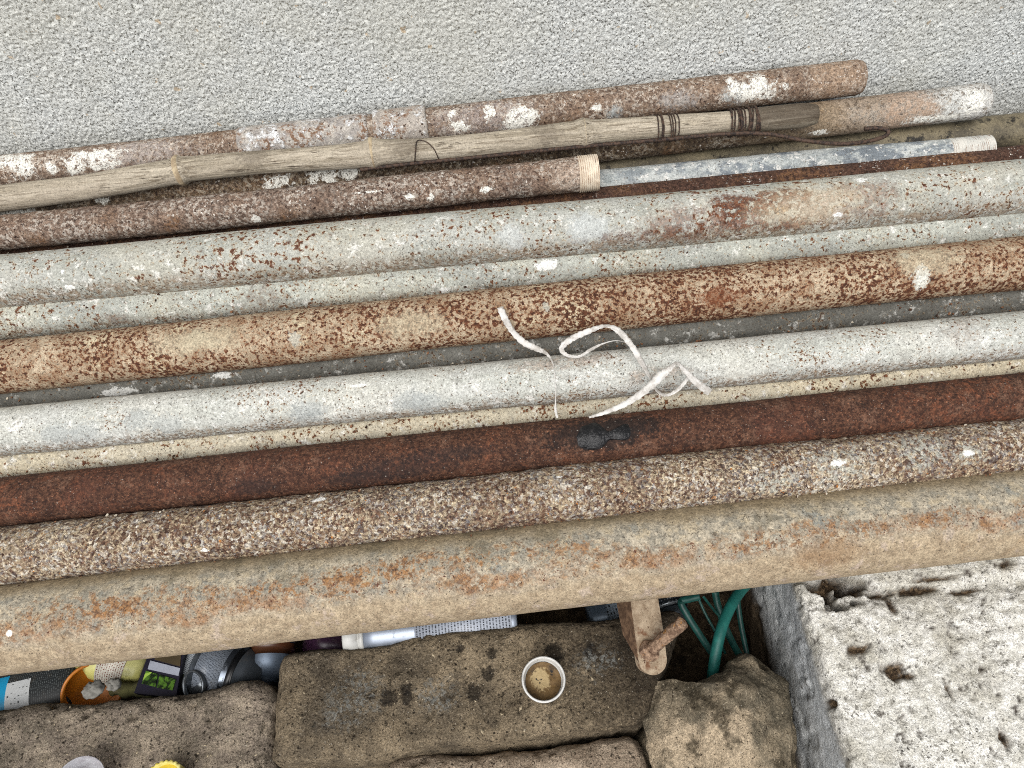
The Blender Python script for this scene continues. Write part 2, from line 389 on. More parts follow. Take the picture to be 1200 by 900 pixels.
def mat_pale(name, key, base, rust, cover, spot, dirt=0., grey='#9a9a94', blots=(), whites=(), seed=1, cream=None, big=0.):
    g = MB(name, .75)
    st = g.stretch((.35, 1, 1))
    c = g.mix(g.ss(g.noise(38, 5, .65, v=st), .38, .64), base, grey)
    c = g.mix(g.ss(g.noise(11, 3, .6), .45, .65, 0, .5), c, cream or base)
    c = g.mix(g.ss(g.noise(260, 4, .75), .3, .7, 0, .35), c, '#6f6a60')
    patch = g.ss(g.noise(9, 4, .65), .36, .70, -.055, .06)
    p2 = g.ss(g.noise(32, 4, .7), .35, .7, -.05, .05)
    # stained halo then the spots of rust themselves
    n1 = g.add(g.add(g.noise(spot, 3, .62), patch), p2)
    halo = g.ss(n1, cover - .07, cover + .01, 0, .75)
    c = g.mix(g.mul(halo, .8), c, '#ab9472')
    sp = g.ss(n1, cover, cover + .03)
    rc = g.mix(g.ss(g.noise(spot * 1.5, 3, .7), .4, .62), rust, '#4c2b1d')
    c = g.mix(sp, c, rc)
    x, y, z = g.sep(); ang = g.op('ARCTAN2', z, g.op('MULTIPLY', y, -1.))
    low = g.ss(g.add(ang, g.mul(g.op('SUBTRACT', g.noise(20, 4, .7), .5), .8)), .55, .05)
    fine = g.ss(g.add(g.add(g.noise(430, 3, .65), g.mul(p2, .6)), g.mul(low, .07)), .615, .655)
    c = g.mix(g.mul(fine, .85), c, g.mix(g.ss(g.noise(60, 2, .5), .4, .6), '#5b4030', '#45423c'))
    c = g.mix(g.mul(low, g.ss(g.noise(210, 4, .7), .44, .56), .7), c, '#85705a')
    c = g.mix(g.ss(g.noise(85, 5, .75), .55, .66, 0, .55), c, '#8d8b83')
    c = g.mix(g.ss(g.noise(75, 5, .75), .56, .66, 0, .6), c, '#e2e1da')
    hz = g.add(sp, fine)
    for px, py, rx, ry, col, f in blots:
        b = g.mul(g.blot(local(key, px, py), rx, ry, .7, 1.0), f)
        if hexc(col)[0] > hexc(col)[2] * 1.9:          # rust: ragged crust
            b = g.mul(b, g.ss(g.noise(150, 4, .7), .40, .52)); c = g.mix(b, c, g.mix(g.ss(g.noise(330, 3, .7), .4, .6), col, '#4a2a1c')); hz = g.add(hz, b)
        else: c = g.mix(b, c, col)
    for px, py, rx, ry in whites:
        c = g.mix(g.blot(local(key, px, py), rx * .8, ry * .8, .3, 1.1), c, '#e4e4de')
    if dirt: c = g.mix(g.ss(g.noise(26, 5, .7), .3, .65, dirt * .4, dirt), c, '#3b3830')
    x, y, z = g.sep()
    return g.finish(c, g.add(g.mul(hz, .6), g.noise(300, 4, .7)), .5, .0012, grain=.2)
setmat('P9', mat_pale('pale_zinc', 'P9', '#cccdc6', '#6f4a34', .64, 330, grey='#bfc1b8', cream='#d3d1c5',
    blots=[(x, y, .016, .010, '#a1a5a2', .6) for x, y in ((66, 508), (100, 508), (160, 492), (195, 498), (365, 480), (480, 470), (500, 472), (360, 487))] +
          [(770, 440, .03, .008, '#9c7450', .35), (1130, 385, .018, .014, '#8f7a62', .35), (660, 425, .05, .008, '#b39377', .4)],
    whites=((420, 452, .012, .002), (660, 405, .008, .003))))
setmat('P5', mat_pale('grey_zinc', 'P5', '#b9bab2', '#6c4530', .592, 215, grey='#a6a89e', cream='#bfbbaa',
    blots=[(895, 238, .04, .010, '#6d4029', .95), (915, 228, .03, .008, '#6d4029', .95), (880, 258, .03, .012, '#7a4b30', .7), (860, 240, .02, .014, '#70462d', .9), (930, 262, .03, .008, '#7a4b30', .8), (1000, 235, .05, .02, '#7a4b30', .5), (820, 262, .05, .02, '#7a4b30', .55),
           (912, 246, .012, .004, '#b99a72', .8), (945, 240, .05, .02, '#c4b498', .4), (600, 278, .012, .016, '#b9bcb8', .8), (690, 268, .02, .016, '#b7bbb8', .8), (770, 275, .06, .008, '#70462d', .6)],
    whites=((82, 337, .006, .004), (72, 318, .003, .003), (982, 252, .006, .003), (1010, 210, .006, .004))))
setmat('P6', mat_pale('white_zinc', 'P6', '#bcbfb4', '#6b452e', .605, 250, grey='#a4a79f', cream='#c4c1ae',
    blots=[(310, 350, .03, .012, '#6b5441', .45), (135, 375, .016, .006, '#6d4a36', .5)], whites=((520, 340, .006, .004), (20, 401, .03, .003), (640, 310, .015, .007))))
setmat('P10', mat_pale('cream_zinc', 'P10', '#c9c0a9', '#71482c', .59, 260, grey='#b2ab98', cream='#d2c4a4'))
setmat('P8', mat_pale('dirty_zinc', 'P8', '#73736d', '#43362b', .63, 280, dirt=.4, grey='#5c5c57', whites=((140, 459, .022, .005), (260, 440, .012, .004))))
def mat_P7():
    g = MB('orange_rust_over_paint', .85)
    c = g.mix(g.ss(g.noise(50, 4, .7), .4, .6), '#a08d75', '#b6a58c')
    c = g.mix(g.mul(g.ss(g.noise(40, 5, .7), .46, .6), .7), c, '#87694f')
    c = g.mix(g.ss(g.noise(20, 4, .65), .56, .66), c, '#bdb094')
    patch = g.ss(g.noise(10, 4, .65), .33, .68, -.045, .045)
    x, y, z = g.sep()
    # denser spots along the upper flank and towards the right
    px = g.ss(x, .35, 1.4, -.02, .02)
    n1 = g.add(g.add(g.noise(270, 4, .65), patch), px)
    c = g.mix(g.ss(n1, .46, .53, 0, .8), c, '#8e6748')
    rc = g.mix(g.ss(g.noise(330, 3, .7), .4, .62), '#643e2a', '#3f261b')
    c = g.mix(g.ss(n1, .525, .555), c, rc)
    c = g.mix(g.ss(g.noise(400, 2, .6), .64, .69, 0, .9), c, '#55321f')
    for a, b, s in ((1080, 326, 1), (345, 397, .7), (1060, 300, .4), (640, 360, .4)):
        c = g.mix(g.mul(g.blot(local('P7', a, b), .009 * s, .010 * s, .4, 1.2), 1 if s == 1 else .7), c, '#cfcdc2' if s == 1 else '#b9b8aa')
    for a, b, rx in ((840, 348, .02), (965, 300, .04)):
        c = g.mix(g.mul(g.blot(local('P7', a, b), rx, .008, .8, 1.), .6), c, '#74442a')
    for a, b in ((1085, 305), (215, 400), (250, 395), (480, 380)):
        c = g.mix(g.mul(g.blot(local('P7', a, b), .03, .012, .8, 1.), .5), c, '#b9af95')
    return g.finish(c, g.add(g.noise(300, 4, .7), n1), .6, .0014, grain=.26)
setmat('P7', mat_P7())
def mat_brown(name, key, tone=('#4d3e35', '#867263'), pale='#aaa094', pk=.6, whites=(), patches=(), extra=None, red=None):
    g = MB(name, .88)
    c = g.mix(g.ss(g.noise(260, 4, .75), .36, .64), tone[0], tone[1])
    c = g.mix(g.mul(g.ss(g.noise(20, 3, .65), .45, .62), g.ss(g.noise(230, 3, .7), .42, .56), .7), c, '#7a583a')
    c = g.mix(g.mul(g.ss(g.noise(24, 4, .7), .34, .56), g.ss(g.noise(230, 4, .72), pk - .12, pk - .02)), c, pale)
    c = g.mix(g.ss(g.noise(290, 2, .6), .63, .70), c, '#2f1e17')
    c = g.mix(g.mul(g.ss(g.noise(30, 3, .6), .5, .6), g.ss(g.noise(340, 2, .6), .62, .68)), c, '#d8d2c8')
    for px, py, rx, ry, col, f in patches:
        b = g.mul(g.blot(local(key, px, py), rx, ry, .8, 1.1), g.ss(g.noise(190, 5, .78), .40, .54, .12, 1), f)
        c = g.mix(b, c, col)
    for px, py, rx, ry in whites:
        b = g.mul(g.blot(local(key, px, py), rx, ry, .3, 1.5), g.ss(g.noise(150, 5, .75), .40, .48))
        c = g.mix(b, c, '#dfddd3')
    return g.finish(c, g.noise(240, 4, .7), .8, .0016, grain=.3)
setmat('P3', mat_brown('brown_crust', 'P3', whites=((570, 222, .006, .004), (505, 232, .004, .004), (480, 231, .005, .003), (430, 225, .016, .0012), (300, 257, .006, .005)), patches=((665, 205, .02, .02, '#b9a897', .6),)))
setmat('P1', mat_brown('brown_splashed', 'P1', tone=('#5d4c41', '#8f7b69'), pale='#b5aa9c',
    whites=((25, 193, .014, .014), (86, 190, .012, .012), (110, 180, .03, .006), (60, 196, .006, .008), (118, 192, .02, .007), (8, 185, .01, .012), (882, 106, .022, .014), (858, 100, .006, .010),
            (610, 140, .02, .013), (572, 131, .006, .008), (530, 134, .004, .006), (920, 101, .003, .003), (540, 148, .01, .006), (700, 126, .005, .004)),
    patches=((862, 110, .014, .012, '#a6a9a6', .9), (720, 134, .008, .008, '#a9adab', .9), (795, 118, .02, .01, '#a9a6a2', .6), (160, 178, .05, .014, '#a89f98', .7), (985, 85, .03, .03, '#a58c74', .6), (570, 140, .05, .02, '#a19a97', .5))))
setmat('P2', mat_brown('chalky_end', 'P2', tone=('#3a2f28', '#63533f'), pale='#8d8272',
    patches=((1110, 118, .09, .05, '#b9b8b2', .85), (1140, 118, .03, .05, '#cbcac4', .9), (1060, 130, .07, .01, '#b9bbb6', .8), (972, 138, .02, .03, '#a08459', .8), (1010, 132, .06, .05, '#9c8c7a', .95), (930, 142, .05, .05, '#7d6d58', .8), (1060, 124, .03, .05, '#a58d78', .8)),
    whites=((1140, 118, .012, .012), (1090, 140, .03, .005), (325, 214, .014, .010), (378, 208, .016, .012), (410, 204, .01, .008), (120, 232, .008, .008), (20, 250, .02, .008), (960, 156, .01, .004))))
setmat('P4', mat_brown('thin_dark_rust', 'P4', tone=('#36261f', '#5b4236'), pale='#73594a', pk=.66))
def mat_P2b():
    g = MB('murky_steel', .6, spec=.4)
    c = g.mix(g.ss(g.noise(30, 4, .65), .35, .65), '#4c4639', '#7d735c')
    c = g.mix(g.ss(g.noise(60, 4, .7), .52, .66), c, '#211e18')
    c = g.mix(g.ss(g.noise(300, 3, .7), .58, .68, 0, .7), c, '#847a60')
    return g.finish(c, g.noise(200, 4, .7), .4, .001, grain=.2)
setmat('P2b', mat_P2b())
def mat_P3b():
    g = MB('blue_grey_zinc', .7)
    st = g.stretch((.5, 1, 1))
    c = g.mix(g.ss(g.noise(60, 4, .7, v=st), .4, .6), '#9aa09f', '#b9bcb8')
    xx = g.sep()[0]
    right = g.ss(xx, .05, .25)
    c = g.mix(g.mul(right, g.ss(g.noise(55, 5, .7, v=st), .46, .56)), c, '#787f84')
    c = g.mix(g.mul(g.ss(g.noise(130, 4, .7), .56, .64)), c, '#d4d3cd')
    c = g.mix(g.mul(g.ss(g.noise(240, 3, .7), .63, .7)), c, '#5d5040')
    return g.finish(c, g.noise(260, 4, .7), .5, .001, grain=.22)
setmat('P3b', mat_P3b())

# -- parts of pipes: threads, sleeves, tar
def thread(key, pxa, pxb, mat, pitch=.0022, amp=.0009, name='thread'):
    ob, A, B, r, M = PIPES[key]
    def lx(px):
        d = (B - A).normalized(); lo, hi = 0, (B - A).length
        for _ in range(50):
            mid = (lo + hi) / 2
            if proj(A + d * mid)[0] < px: lo = mid
            else: hi = mid
        return lo
    a, b = lx(pxa), lx(pxb); b = min(b, (B - A).length + .0005)
    n = int((b - a) / pitch * 6); xs = np.linspace(a, b, n)
    prof = [(a, r - .001)] + [(x, r + .0002 + amp * abs(math.sin(math.pi * (x - a) / pitch)) ** .7) for x in xs] + [(b, r - .003)]
    return link(name, lathe(prof, 56), mat, ob, M)
def mat_thread(name, a, b, c3):
    g = MB(name, .8)
    x = g.sep()[0]
    c = g.mix(g.ss(g.noise(60, 4, .7), .4, .62), a, b)
    ring = g.op('ABSOLUTE', g.op('SINE', g.op('MULTIPLY', x, math.pi / .0022)))
    c = g.mix(g.mul(g.ss(g.noise(90, 4, .7), .42, .6), g.ss(ring, .7, .2), .8), c, c3)
    return g.finish(c, g.noise(300, 3, .6), .3, .0008)
thread('P3', 677, 701, mat_thread('pale_thread', '#c0b19c', '#d3c7b3', '#755038'))
thread('P3b', 1108, 1157, mat_thread('grey_thread', '#b9b9b2', '#c9c6bd', '#6e4a30'), pitch=.0034, amp=.0010)
def sleeve(key, pxa, pxb, grow, mat, name):
    ob, A, B, r, M = PIPES[key]; d = (B - A).normalized()
    def lx(px):
        lo, hi = 0, (B - A).length
        for _ in range(50):
            mid = (lo + hi) / 2
            if proj(A + d * mid)[0] < px: lo = mid
            else: hi = mid
        return lo
    a, b = lx(pxa), lx(pxb); n = 40; segs = 64
    xs = np.concatenate([[a, a + .0004, a + .0016], np.linspace(a + .003, b - .003, n), [b - .0016, b - .0004, b]])
    rr = np.concatenate([[r - .002, r + grow * .6, r + grow * .95], np.full(n, r + grow), [r + grow * .95, r + grow * .6, r - .002]])
    v = []
    for x, q in zip(xs, rr):
        for k in range(segs):
            th = 2 * math.pi * k / segs; v.append((x, q * math.cos(th), q * math.sin(th)))
    v = np.array(v); dd = .0005 * fbm(v, 120, 3, 5) + .0004 * fbm(v, 40, 2, 8); kk = 1 + dd / r
    v[:, 1] *= kk; v[:, 2] *= kk
    v[:, 0] += np.where(v[:, 0] < (a + b) / 2, 1, -1) * .0008 * fbm(v * [0, 1, 1], 140, 2, 4)
    return link(name, mesh(v, gridf(len(xs), segs, True)[:, ::-1].copy()), mat, ob, M)
def mat_sleeve(name, a, b):
    g = MB(name, .85)
    c = g.mix(g.ss(g.noise(120, 4, .7), .38, .62), a, b)
    c = g.mix(g.ss(g.noise(55, 5, .7), .52, .6), c, '#d6d6d4')
    c = g.mix(g.mul(g.ss(g.noise(30, 4, .7), .48, .6), g.ss(g.noise(210, 3, .7), .46, .58)), c, '#7f6450')
    c = g.mix(g.ss(g.noise(230, 2, .6), .63, .7), c, '#4a3b31')
    return g.finish(c, g.add(g.noise(220, 4, .7), g.ss(g.noise(55, 5, .7), .52, .6)), .6, .0014, grain=.25)
sleeve('P1', 284, 434, .0012, mat_sleeve('flaking_sleeve', '#98928c', '#b8b2a8'), 'sleeve')
sleeve('P1', 440, 502, .0030, mat_sleeve('coupling_skin', '#9c948b', '#b5ada2'), 'coupling')
def tar_blot():
    ob, A, B, r, M = PIPES['P11']
    g = MB('tar', .32, spec=.35); c = g.mix(g.ss(g.noise(200, 4, .7), .5, .7), '#0c0c0e', '#2b2a2a'); tm = g.finish(c, g.noise(160, 4, .7), .8, .002)
    outline = [(672, 512), (680, 498), (698, 494), (716, 505), (735, 495), (742, 505), (736, 516), (716, 516), (706, 526), (690, 529), (676, 524)]
    v = []; f = []
    cx, cy = 705, 511; n = 44; rings = 9
    pts = spline(outline + [outline[0]], n + 1)[:-1]
    for i in range(rings + 1):
        t = i / rings
        for q in pts:
            px, py = cx + (q[0] - cx) * t, cy + (q[1] - cy) * t
            lift = .0024 * (1 - t ** 6) - .0001 + .0012 * float(fbm(np.array([[px, py, 0.]]), .09, 3)[0]) * (1 - t ** 3)
            v.append(local('P11', px, py, lift))
    f = gridf(rings + 1, n, True)
    return link('tar_blot', mesh(v, f), tm, ob, M)
tar_blot()

# ------------------------------------------------------------------ wall and ground
WALL_Y = max((M @ Vector((x, 0, 0))).y + r for k, (o, A, B, r, M) in PIPES.items() for x in np.linspace(0, (B - A).length, 20)
             if k in ('P1', 'P2', 'P2b') and abs((M @ Vector((x, 0, 0))).x) < .9) + .003
print('WALL_Y', WALL_Y, {k: (round(v[3], 4), [round(c, 3) for c in v[1]], [round(c, 3) for c in v[2]]) for k, v in PIPES.items()})
def make_wall():
    xs = np.concatenate([np.linspace(-4, -1.0, 20)[:-1], np.arange(-1.0, 1.0, .0013), np.linspace(1.0, 4, 20)])
    zt = aty(600, -20, WALL_Y).z; zb = min(aty(0, 240, WALL_Y).z, aty(1200, 180, WALL_Y).z)
    zt = max(aty(0, -10, WALL_Y).z, aty(1200, -10, WALL_Y).z) + .02
    zs = np.concatenate([np.linspace(0, zb, 12)[:-1], np.arange(zb, zt, .0013), np.linspace(zt, 2.6, 20)])
    X, Z = np.meshgrid(xs, zs, indexing='ij')
    p = np.stack([X, 0 * X, Z], -1).reshape(-1, 3)
    # coarse sprayed render: grains standing out with pits between
    q = p.copy(); q[:, 1] = .3
    g = fbm(q, 430, 2, 1, .7); big = fbm(q, 60, 2, 7)
    disp = .0013 * g + .0006 * smooth(g, .1, .5) - .0003 * big
    v = p.copy(); v[:, 1] = WALL_Y + .0012 + disp
    # give it a back and thickness
    me = mesh(v, gridf(len(xs), len(zs)))
    g_ = MB('sprayed_cement_render', .95, spec=.1)
    c = g_.mix(g_.ss(g_.noise(480, 3, .7), .36, .6), '#adb0ae', '#dadcd8')
    c = g_.mix(g_.ss(g_.noise(430, 2, .65), .555, .63, 0, .95), c, '#55544f')
    c = g_.mix(g_.ss(g_.noise(5, 4, .6), .4, .66, 0, .3), c, '#bcb9a8')
    c = g_.mix(g_.ss(g_.noise(9, 5, .7), .55, .72, 0, .3), c, '#9d9c94')
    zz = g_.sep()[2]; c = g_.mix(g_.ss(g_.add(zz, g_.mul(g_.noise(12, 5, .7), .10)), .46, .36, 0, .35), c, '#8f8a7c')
    c = g_.mix(g_.ss(g_.noise(80, 2, .6), .70, .74, 0, .6), c, '#b59a73')
    o = link('wall_face', me, g_.finish(c, g_.noise(520, 3, .7), .8, .0016))
    t = thing('plaster_wall', 'pale grey wall coated in rough sprayed cement behind the pipes', 'wall', (0, WALL_Y, 0))
    bpy.context.view_layer.update(); o.parent = t; o.matrix_parent_inverse = t.matrix_world.inverted()
    b = [(-4, WALL_Y + .006, 0), (4, WALL_Y + .006, 0), (4, WALL_Y + .006, 2.6), (-4, WALL_Y + .006, 2.6)]
    b += [(x, y + .2, z) for x, y, z in b]
    f = [(0, 3, 2, 1), (4, 5, 6, 7), (0, 1, 5, 4), (1, 2, 6, 5), (2, 3, 7, 6), (3, 0, 4, 7)]
    link('wall_core', mesh(b, f, False), g_.m, t)
make_wall()
def make_ground():
    xs = np.concatenate([np.linspace(-30, -1.2, 16)[:-1], np.linspace(-1.2, 1.2, 240), np.linspace(1.2, 30, 16)[1:]])
    ys = np.concatenate([np.linspace(-30, -.4, 16)[:-1], np.linspace(-.4, WALL_Y + .03, 150), np.linspace(WALL_Y + .1, 30, 16)])
    X, Y = np.meshgrid(xs, ys, indexing='ij')
    p = np.stack([X, Y, 0 * X], -1).reshape(-1, 3)
    p[:, 2] = .010 * fbm(p, 14, 4, 2) - .004
    g = MB('dark_soil', .95, spec=.1)
    c = g.mix(g.ss(g.noise(60, 5, .7), .35, .65), '#2c251d', '#5a4c3b')
    c = g.mix(g.ss(g.noise(250, 3, .7), .62, .7), c, '#82755f')
    o = link('ground', mesh(p, gridf(len(xs), len(ys))), g.finish(c, g.noise(150, 5, .7), .8, .004))
    tag(o, kind='structure')
make_ground()

# ------------------------------------------------------------------ stones
def box_points(n, edge):
    """unit-cube skin subdivided n=(nx,ny,nz); returns points in 0..1 cube and quads, welded"""
    nx, ny, nz = n; idx = {}; P = []; F = []
    def vid(i, j, k):
        key = (i, j, k)
        if key not in idx: idx[key] = len(P); P.append((i / nx, j / ny, k / nz))
        return idx[key]
    for k in (0, nz):
        for i in range(nx):
            for j in range(ny):
                q = [vid(i, j, k), vid(i + 1, j, k), vid(i + 1, j + 1, k), vid(i, j + 1, k)]; F.append(q if k else q[::-1])
    for j in (0, ny):
        for i in range(nx):
            for k in range(nz):
                q = [vid(i, j, k), vid(i + 1, j, k), vid(i + 1, j, k + 1), vid(i, j, k + 1)]; F.append(q[::-1] if j else q)
    for i in (0, nx):
        for j in range(ny):
            for k in range(nz):
                q = [vid(i, j, k), vid(i, j + 1, k), vid(i, j + 1, k + 1), vid(i, j, k + 1)]; F.append(q if i else q[::-1])
    return np.array(P), np.array(F)
def stone_block(quad, z0, z1, res, rnd, amp, seed, dispf=None):
    """quad: back-left, back-right, front-right, front-left on the top plane (world XY)"""
    bl, br, fr, fl = [np.array(q[:2]) for q in quad]
    lx = max(np.linalg.norm(br - bl), np.linalg.norm(fr - fl)); ly = max(np.linalg.norm(fl - bl), np.linalg.norm(fr - br)); lz = z1 - z0
    P, F = box_points((int(lx / res), int(ly / res), max(2, int(lz / (res * 1.8)))), None)
    S = np.array([lx, ly, lz]); q = P * S
    c = np.clip(q, rnd, S - rnd); d = q - c; l = np.linalg.norm(d, axis=1, keepdims=True)
    nrm = np.where(l > 1e-9, d / np.maximum(l, 1e-9), 0)
    q = np.where(l > 1e-9, c + nrm * rnd, q)
    u, v_ = q[:, :1] / lx, q[:, 1:2] / ly
    xy = (fl * (1 - u) + fr * u) * (1 - v_) + (bl * (1 - u) + br * u) * v_
    v = np.concatenate([xy, z0 + q[:, 2:]], 1)
    big = fbm(v, 12, 3, seed); mid = fbm(v, 60, 3, seed + 3); fin = fbm(v, 220, 3, seed + 6)
    disp = amp * (big * 1.6 + mid * .55 + fin * .28) - amp * .9 * smooth(fbm(v, 110, 2, seed + 9), .38, .75)
    if dispf is not None:
        dd, at_ = dispf(v, nrm); disp = disp + dd
    else: at_ = None
    v = v + nrm * disp[:, None]
    me = mesh(v, F.astype(np.int64))
    if at_ is not None:
        for k, a in at_.items(): attr(me, k, a)
    return me
def mat_tuff(name, a, b, dark, k=.5, lich='#8d8672', stain=False):
    g = MB(name, .95, spec=.12)
    c = g.mix(g.ss(g.noise(45, 5, .7), .36, .64), a, b)
    c = g.mix(g.ss(g.noise(9, 4, .65), .42, .66, 0, k), c, dark)
    c = g.mix(g.ss(g.noise(24, 4, .7), .54, .66, 0, .6), c, dark)
    c = g.mix(g.ss(g.noise(330, 3, .7), .56, .7, 0, .6), c, lich)
    c = g.mix(g.ss(g.noise(260, 2, .6), .60, .68, 0, .8), c, '#26211a')
    c = g.mix(g.ss(g.vor(95), .16, .08, 0, .85), c, '#1d1914')
    if stain:                             # oil-dark right end and a few black blots, a bluish lichen bloom
        for px, py, rx, f in ((800, 770, .08, .75), (740, 800, .07, .5), (700, 735, .05, .5)):
            c = g.mix(g.mul(g.blot(tuple(atz(px, py, ZT)), rx, rx * .7, 1.0, .8), f), c, '#2a241d')
        for px, py, r_ in ((455, 818, .008), (476, 806, .006), (478, 817, .006), (555, 812, .009), (572, 790, .006), (577, 767, .006), (540, 760, .005), (650, 765, .010), (690, 762, .007), (436, 817, .004)):
            c = g.mix(g.mul(g.blot(tuple(atz(px, py, ZT)), r_, r_, .6, .9), .8), c, '#1f1c19')
        for px, py, r_ in ((512, 815, .02), (420, 800, .02), (410, 830, .025), (700, 775, .02)):
            c = g.mix(g.mul(g.blot(tuple(atz(px, py, ZT)), r_, r_ * .7, 1., 1.), g.ss(g.noise(200, 4, .7), .45, .6), .7), c, '#7c7d78')
    c = g.mix(g.ss(g.noise(420, 1, .5), .76, .80, 0, .9), c, '#c5bca9')
    return g, g.finish(c, g.add(g.noise(280, 4, .75), g.mul(g.noise(90, 4, .7), 1.2)), .9, .0026, grain=.34)
ZT = .16
_, TUFF1 = mat_tuff('grey_tuff', '#83776a', '#a59784', '#5f584c', .6)
_, TUFF2 = mat_tuff('dark_tuff', '#6d614f', '#8e7f68', '#4b443a', .7, '#978b76', stain=True)
_, TUFF3 = mat_tuff('tan_tuff', '#978673', '#b5a48f', '#76695a', .4)
q1 = [atz(-150, 845, ZT), atz(318, 797, ZT), atz(322, 985, ZT), atz(-150, 1010, ZT)]
b1 = stone_block(q1, 0, ZT, .0030, .020, .0056, 11)
o = link('stone_block', b1, TUFF1); tag(o, 'grey-brown stone block at the lower left under the trash, rounded at its back edge', 'stone block', 'stone blocks along the cavity')
q2 = [atz(326, 762, ZT), atz(806, 708, ZT), atz(756, 852, ZT), atz(312, 897, ZT)]
b2 = stone_block(q2, 0, ZT, .0030, .016, .0042, 23)
o = link('stone_block', b2, TUFF2); tag(o, 'long dark stained stone block holding the white cap, in the middle', 'stone block', 'stone blocks along the cavity')
q3 = [atz(452, 892, ZT - .03), atz(752, 862, ZT - .03), atz(770, 1000, ZT - .03), atz(440, 1020, ZT - .03)]
b3 = stone_block(q3, 0, ZT - .03, .0030, .018, .0056, 37)
o = link('stone_block', b3, TUFF3); tag(o, 'lighter tan stone block at the bottom edge in front of the dark one', 'stone block', 'stone blocks along the cavity')

def rock(outline, z0, z1, seed, mat, label):
    n = 180; m = 70
    pts = spline(outline + [outline[0]], n + 1)[:-1]
    cx, cy = pts.mean(0)
    W = [atz(x, y, (z0 * .35 + z1 * .65)) for x, y in pts]; C = atz(cx, cy, (z0 * .35 + z1 * .65))
    v = []
    for i in range(m):
        t = i / (m - 1); ph = t * math.pi
        rr = abs(math.sin(ph)) ** .55; zz = math.copysign(abs(math.cos(ph)) ** .6, math.cos(ph))
        for w_ in W: v.append((C.x + (w_.x - C.x) * rr, C.y + (w_.y - C.y) * rr, (z0 + z1) / 2 + (z1 - z0) / 2 * zz))
    v = np.array(v); c = np.array((C.x, C.y, (z0 + z1) / 2)); rr_ = np.random.RandomState(seed)
    for k in range(16):
        a = rr_.uniform(0, 6.28); e = rr_.uniform(.15, 1.2); n_ = np.array((math.cos(a) * math.cos(e), math.sin(a) * math.cos(e), math.sin(e)))
        q = (v - c) @ n_; lim = q.max() * rr_.uniform(.84, .95); v = v - np.maximum(q - lim, 0)[:, None] * n_
    nr = v - c; nr /= np.linalg.norm(nr, axis=1, keepdims=True) + 1e-9
    ridged = 1 - np.abs(fbm(v, 16, 3, seed)) * 2
    d = .020 * fbm(v, 19, 4, seed) + .005 * ridged * fbm(v, 7, 2, seed + 2) + .004 * fbm(v, 50, 4, seed + 4, .6) + .0012 * fbm(v, 200, 3, seed + 5) - .012 * smooth(fbm(v, 30, 2, seed + 8), .25, .6)
    v = v + nr * d[:, None]
    o = link('rock', mesh(v, gridf(m, n, True)), mat); tag(o, label, 'rock'); return o
def mat_rock():
    g = MB('brown_rock', .95, spec=.12)
    c = g.mix(g.ss(g.noise(22, 5, .7), .38, .62), '#635c4e', '#8d806b')
    c = g.mix(g.ss(g.noise(13, 4, .6), .5, .6), c, '#b09f86')
    c = g.mix(g.mul(g.ss(g.noise(17, 4, .65), .5, .58), .8), c, '#3d372b')
    c = g.mix(g.ss(g.noise(320, 3, .7), .6, .7, 0, .7), c, '#b9ab92')
    c = g.mix(g.ss(g.noise(240, 3, .7), .62, .7, 0, .7), c, '#2b261d')
    return g.finish(c, g.add(g.noise(260, 4, .75), g.noise(70, 4, .7)), .9, .003, grain=.3)
rock([(752, 826), (766, 806), (806, 808), (842, 796), (850, 779), (878, 772), (902, 792), (916, 824), (928, 858), (930, 900), (905, 965), (800, 965), (770, 915), (757, 868)], -.01, .20, 4, mat_rock(), 'lumpy brown rock between the dark stone block and the white block')

ZW = .228
wbl, wbr, wfr, wfl = atz(893, 545, ZW), atz(1420, 490, ZW), atz(1420, 960, ZW), atz(1020, 960, ZW)
hol = [(975, 682, .030, .018, .03), (1003, 690, .024, .012, .022), (1078, 690, .026, .004, .005), (1045, 708, .006, .010, .004), (1030, 697, .010, .006, .005), (1130, 692, .02, .003, .003),
       (1008, 761, .010, .005, .004), (1048, 786, .010, .008, .006), (1062, 792, .012, .003, .003), (1150, 785, .004, .003, .003), (1176, 866, .004, .009, .004), (1113, 812, .0022, .012, .005), (978, 822, .003, .005, .003), (1100, 678, .02, .003, .003), (1180, 662, .008, .004, .003)]
HW = [(np.array(atz(x, y, ZW)[:2]), a, b, c) for x, y, a, b, c in hol]
def white_disp(v, n):
    d = np.zeros(len(v)); dirt = np.zeros(len(v)); top = smooth(n[:, 2], .3, .8)
    up = smooth(v[:, 2], ZW - .03, ZW - .012)
    wob = fbm(v, 90, 3, 51) * .9
    for c, a, b, e in HW:
        q = np.sqrt(((v[:, 0] - c[0]) / a) ** 2 + ((v[:, 1] - c[1]) / b) ** 2) + wob
        k = smooth(q, 1.15, .45) * up; d -= e * k; dirt = np.maximum(dirt, k)
    # the step along the back: a shallow ledge
    yl = np.interp(v[:, 0], [wfl[0] - .05, 2], [atz(1010, 700, ZW).y, atz(1200, 690, ZW).y])
    g = np.exp(-((v[:, 1] - yl + .006 * fbm(v, 40, 2, 6)) / .006) ** 2) * up * (v[:, 0] > atz(1010, 700, ZW).x)
    d -= .004 * g
    # cauliflower crust on the top only, pits, and a smoother cement side
    crust = .0030 * fbm(v, 70, 5, 61, .68) + .0016 * (1 - np.abs(fbm(v, 190, 3, 63)) * 2) - .0022 * smooth(fbm(v, 150, 3, 66), .22, .5)
    d = d + crust * up - .0006 * (1 - up) * smooth(fbm(v * [1, 1, 1], 55, 3, 68), .2, .5) * 6
    pit = smooth(fbm(v, 150, 3, 66), .26, .46) * up
    return d, {'dirt': np.clip(dirt, 0, 1), 'topside': up, 'pit': pit}
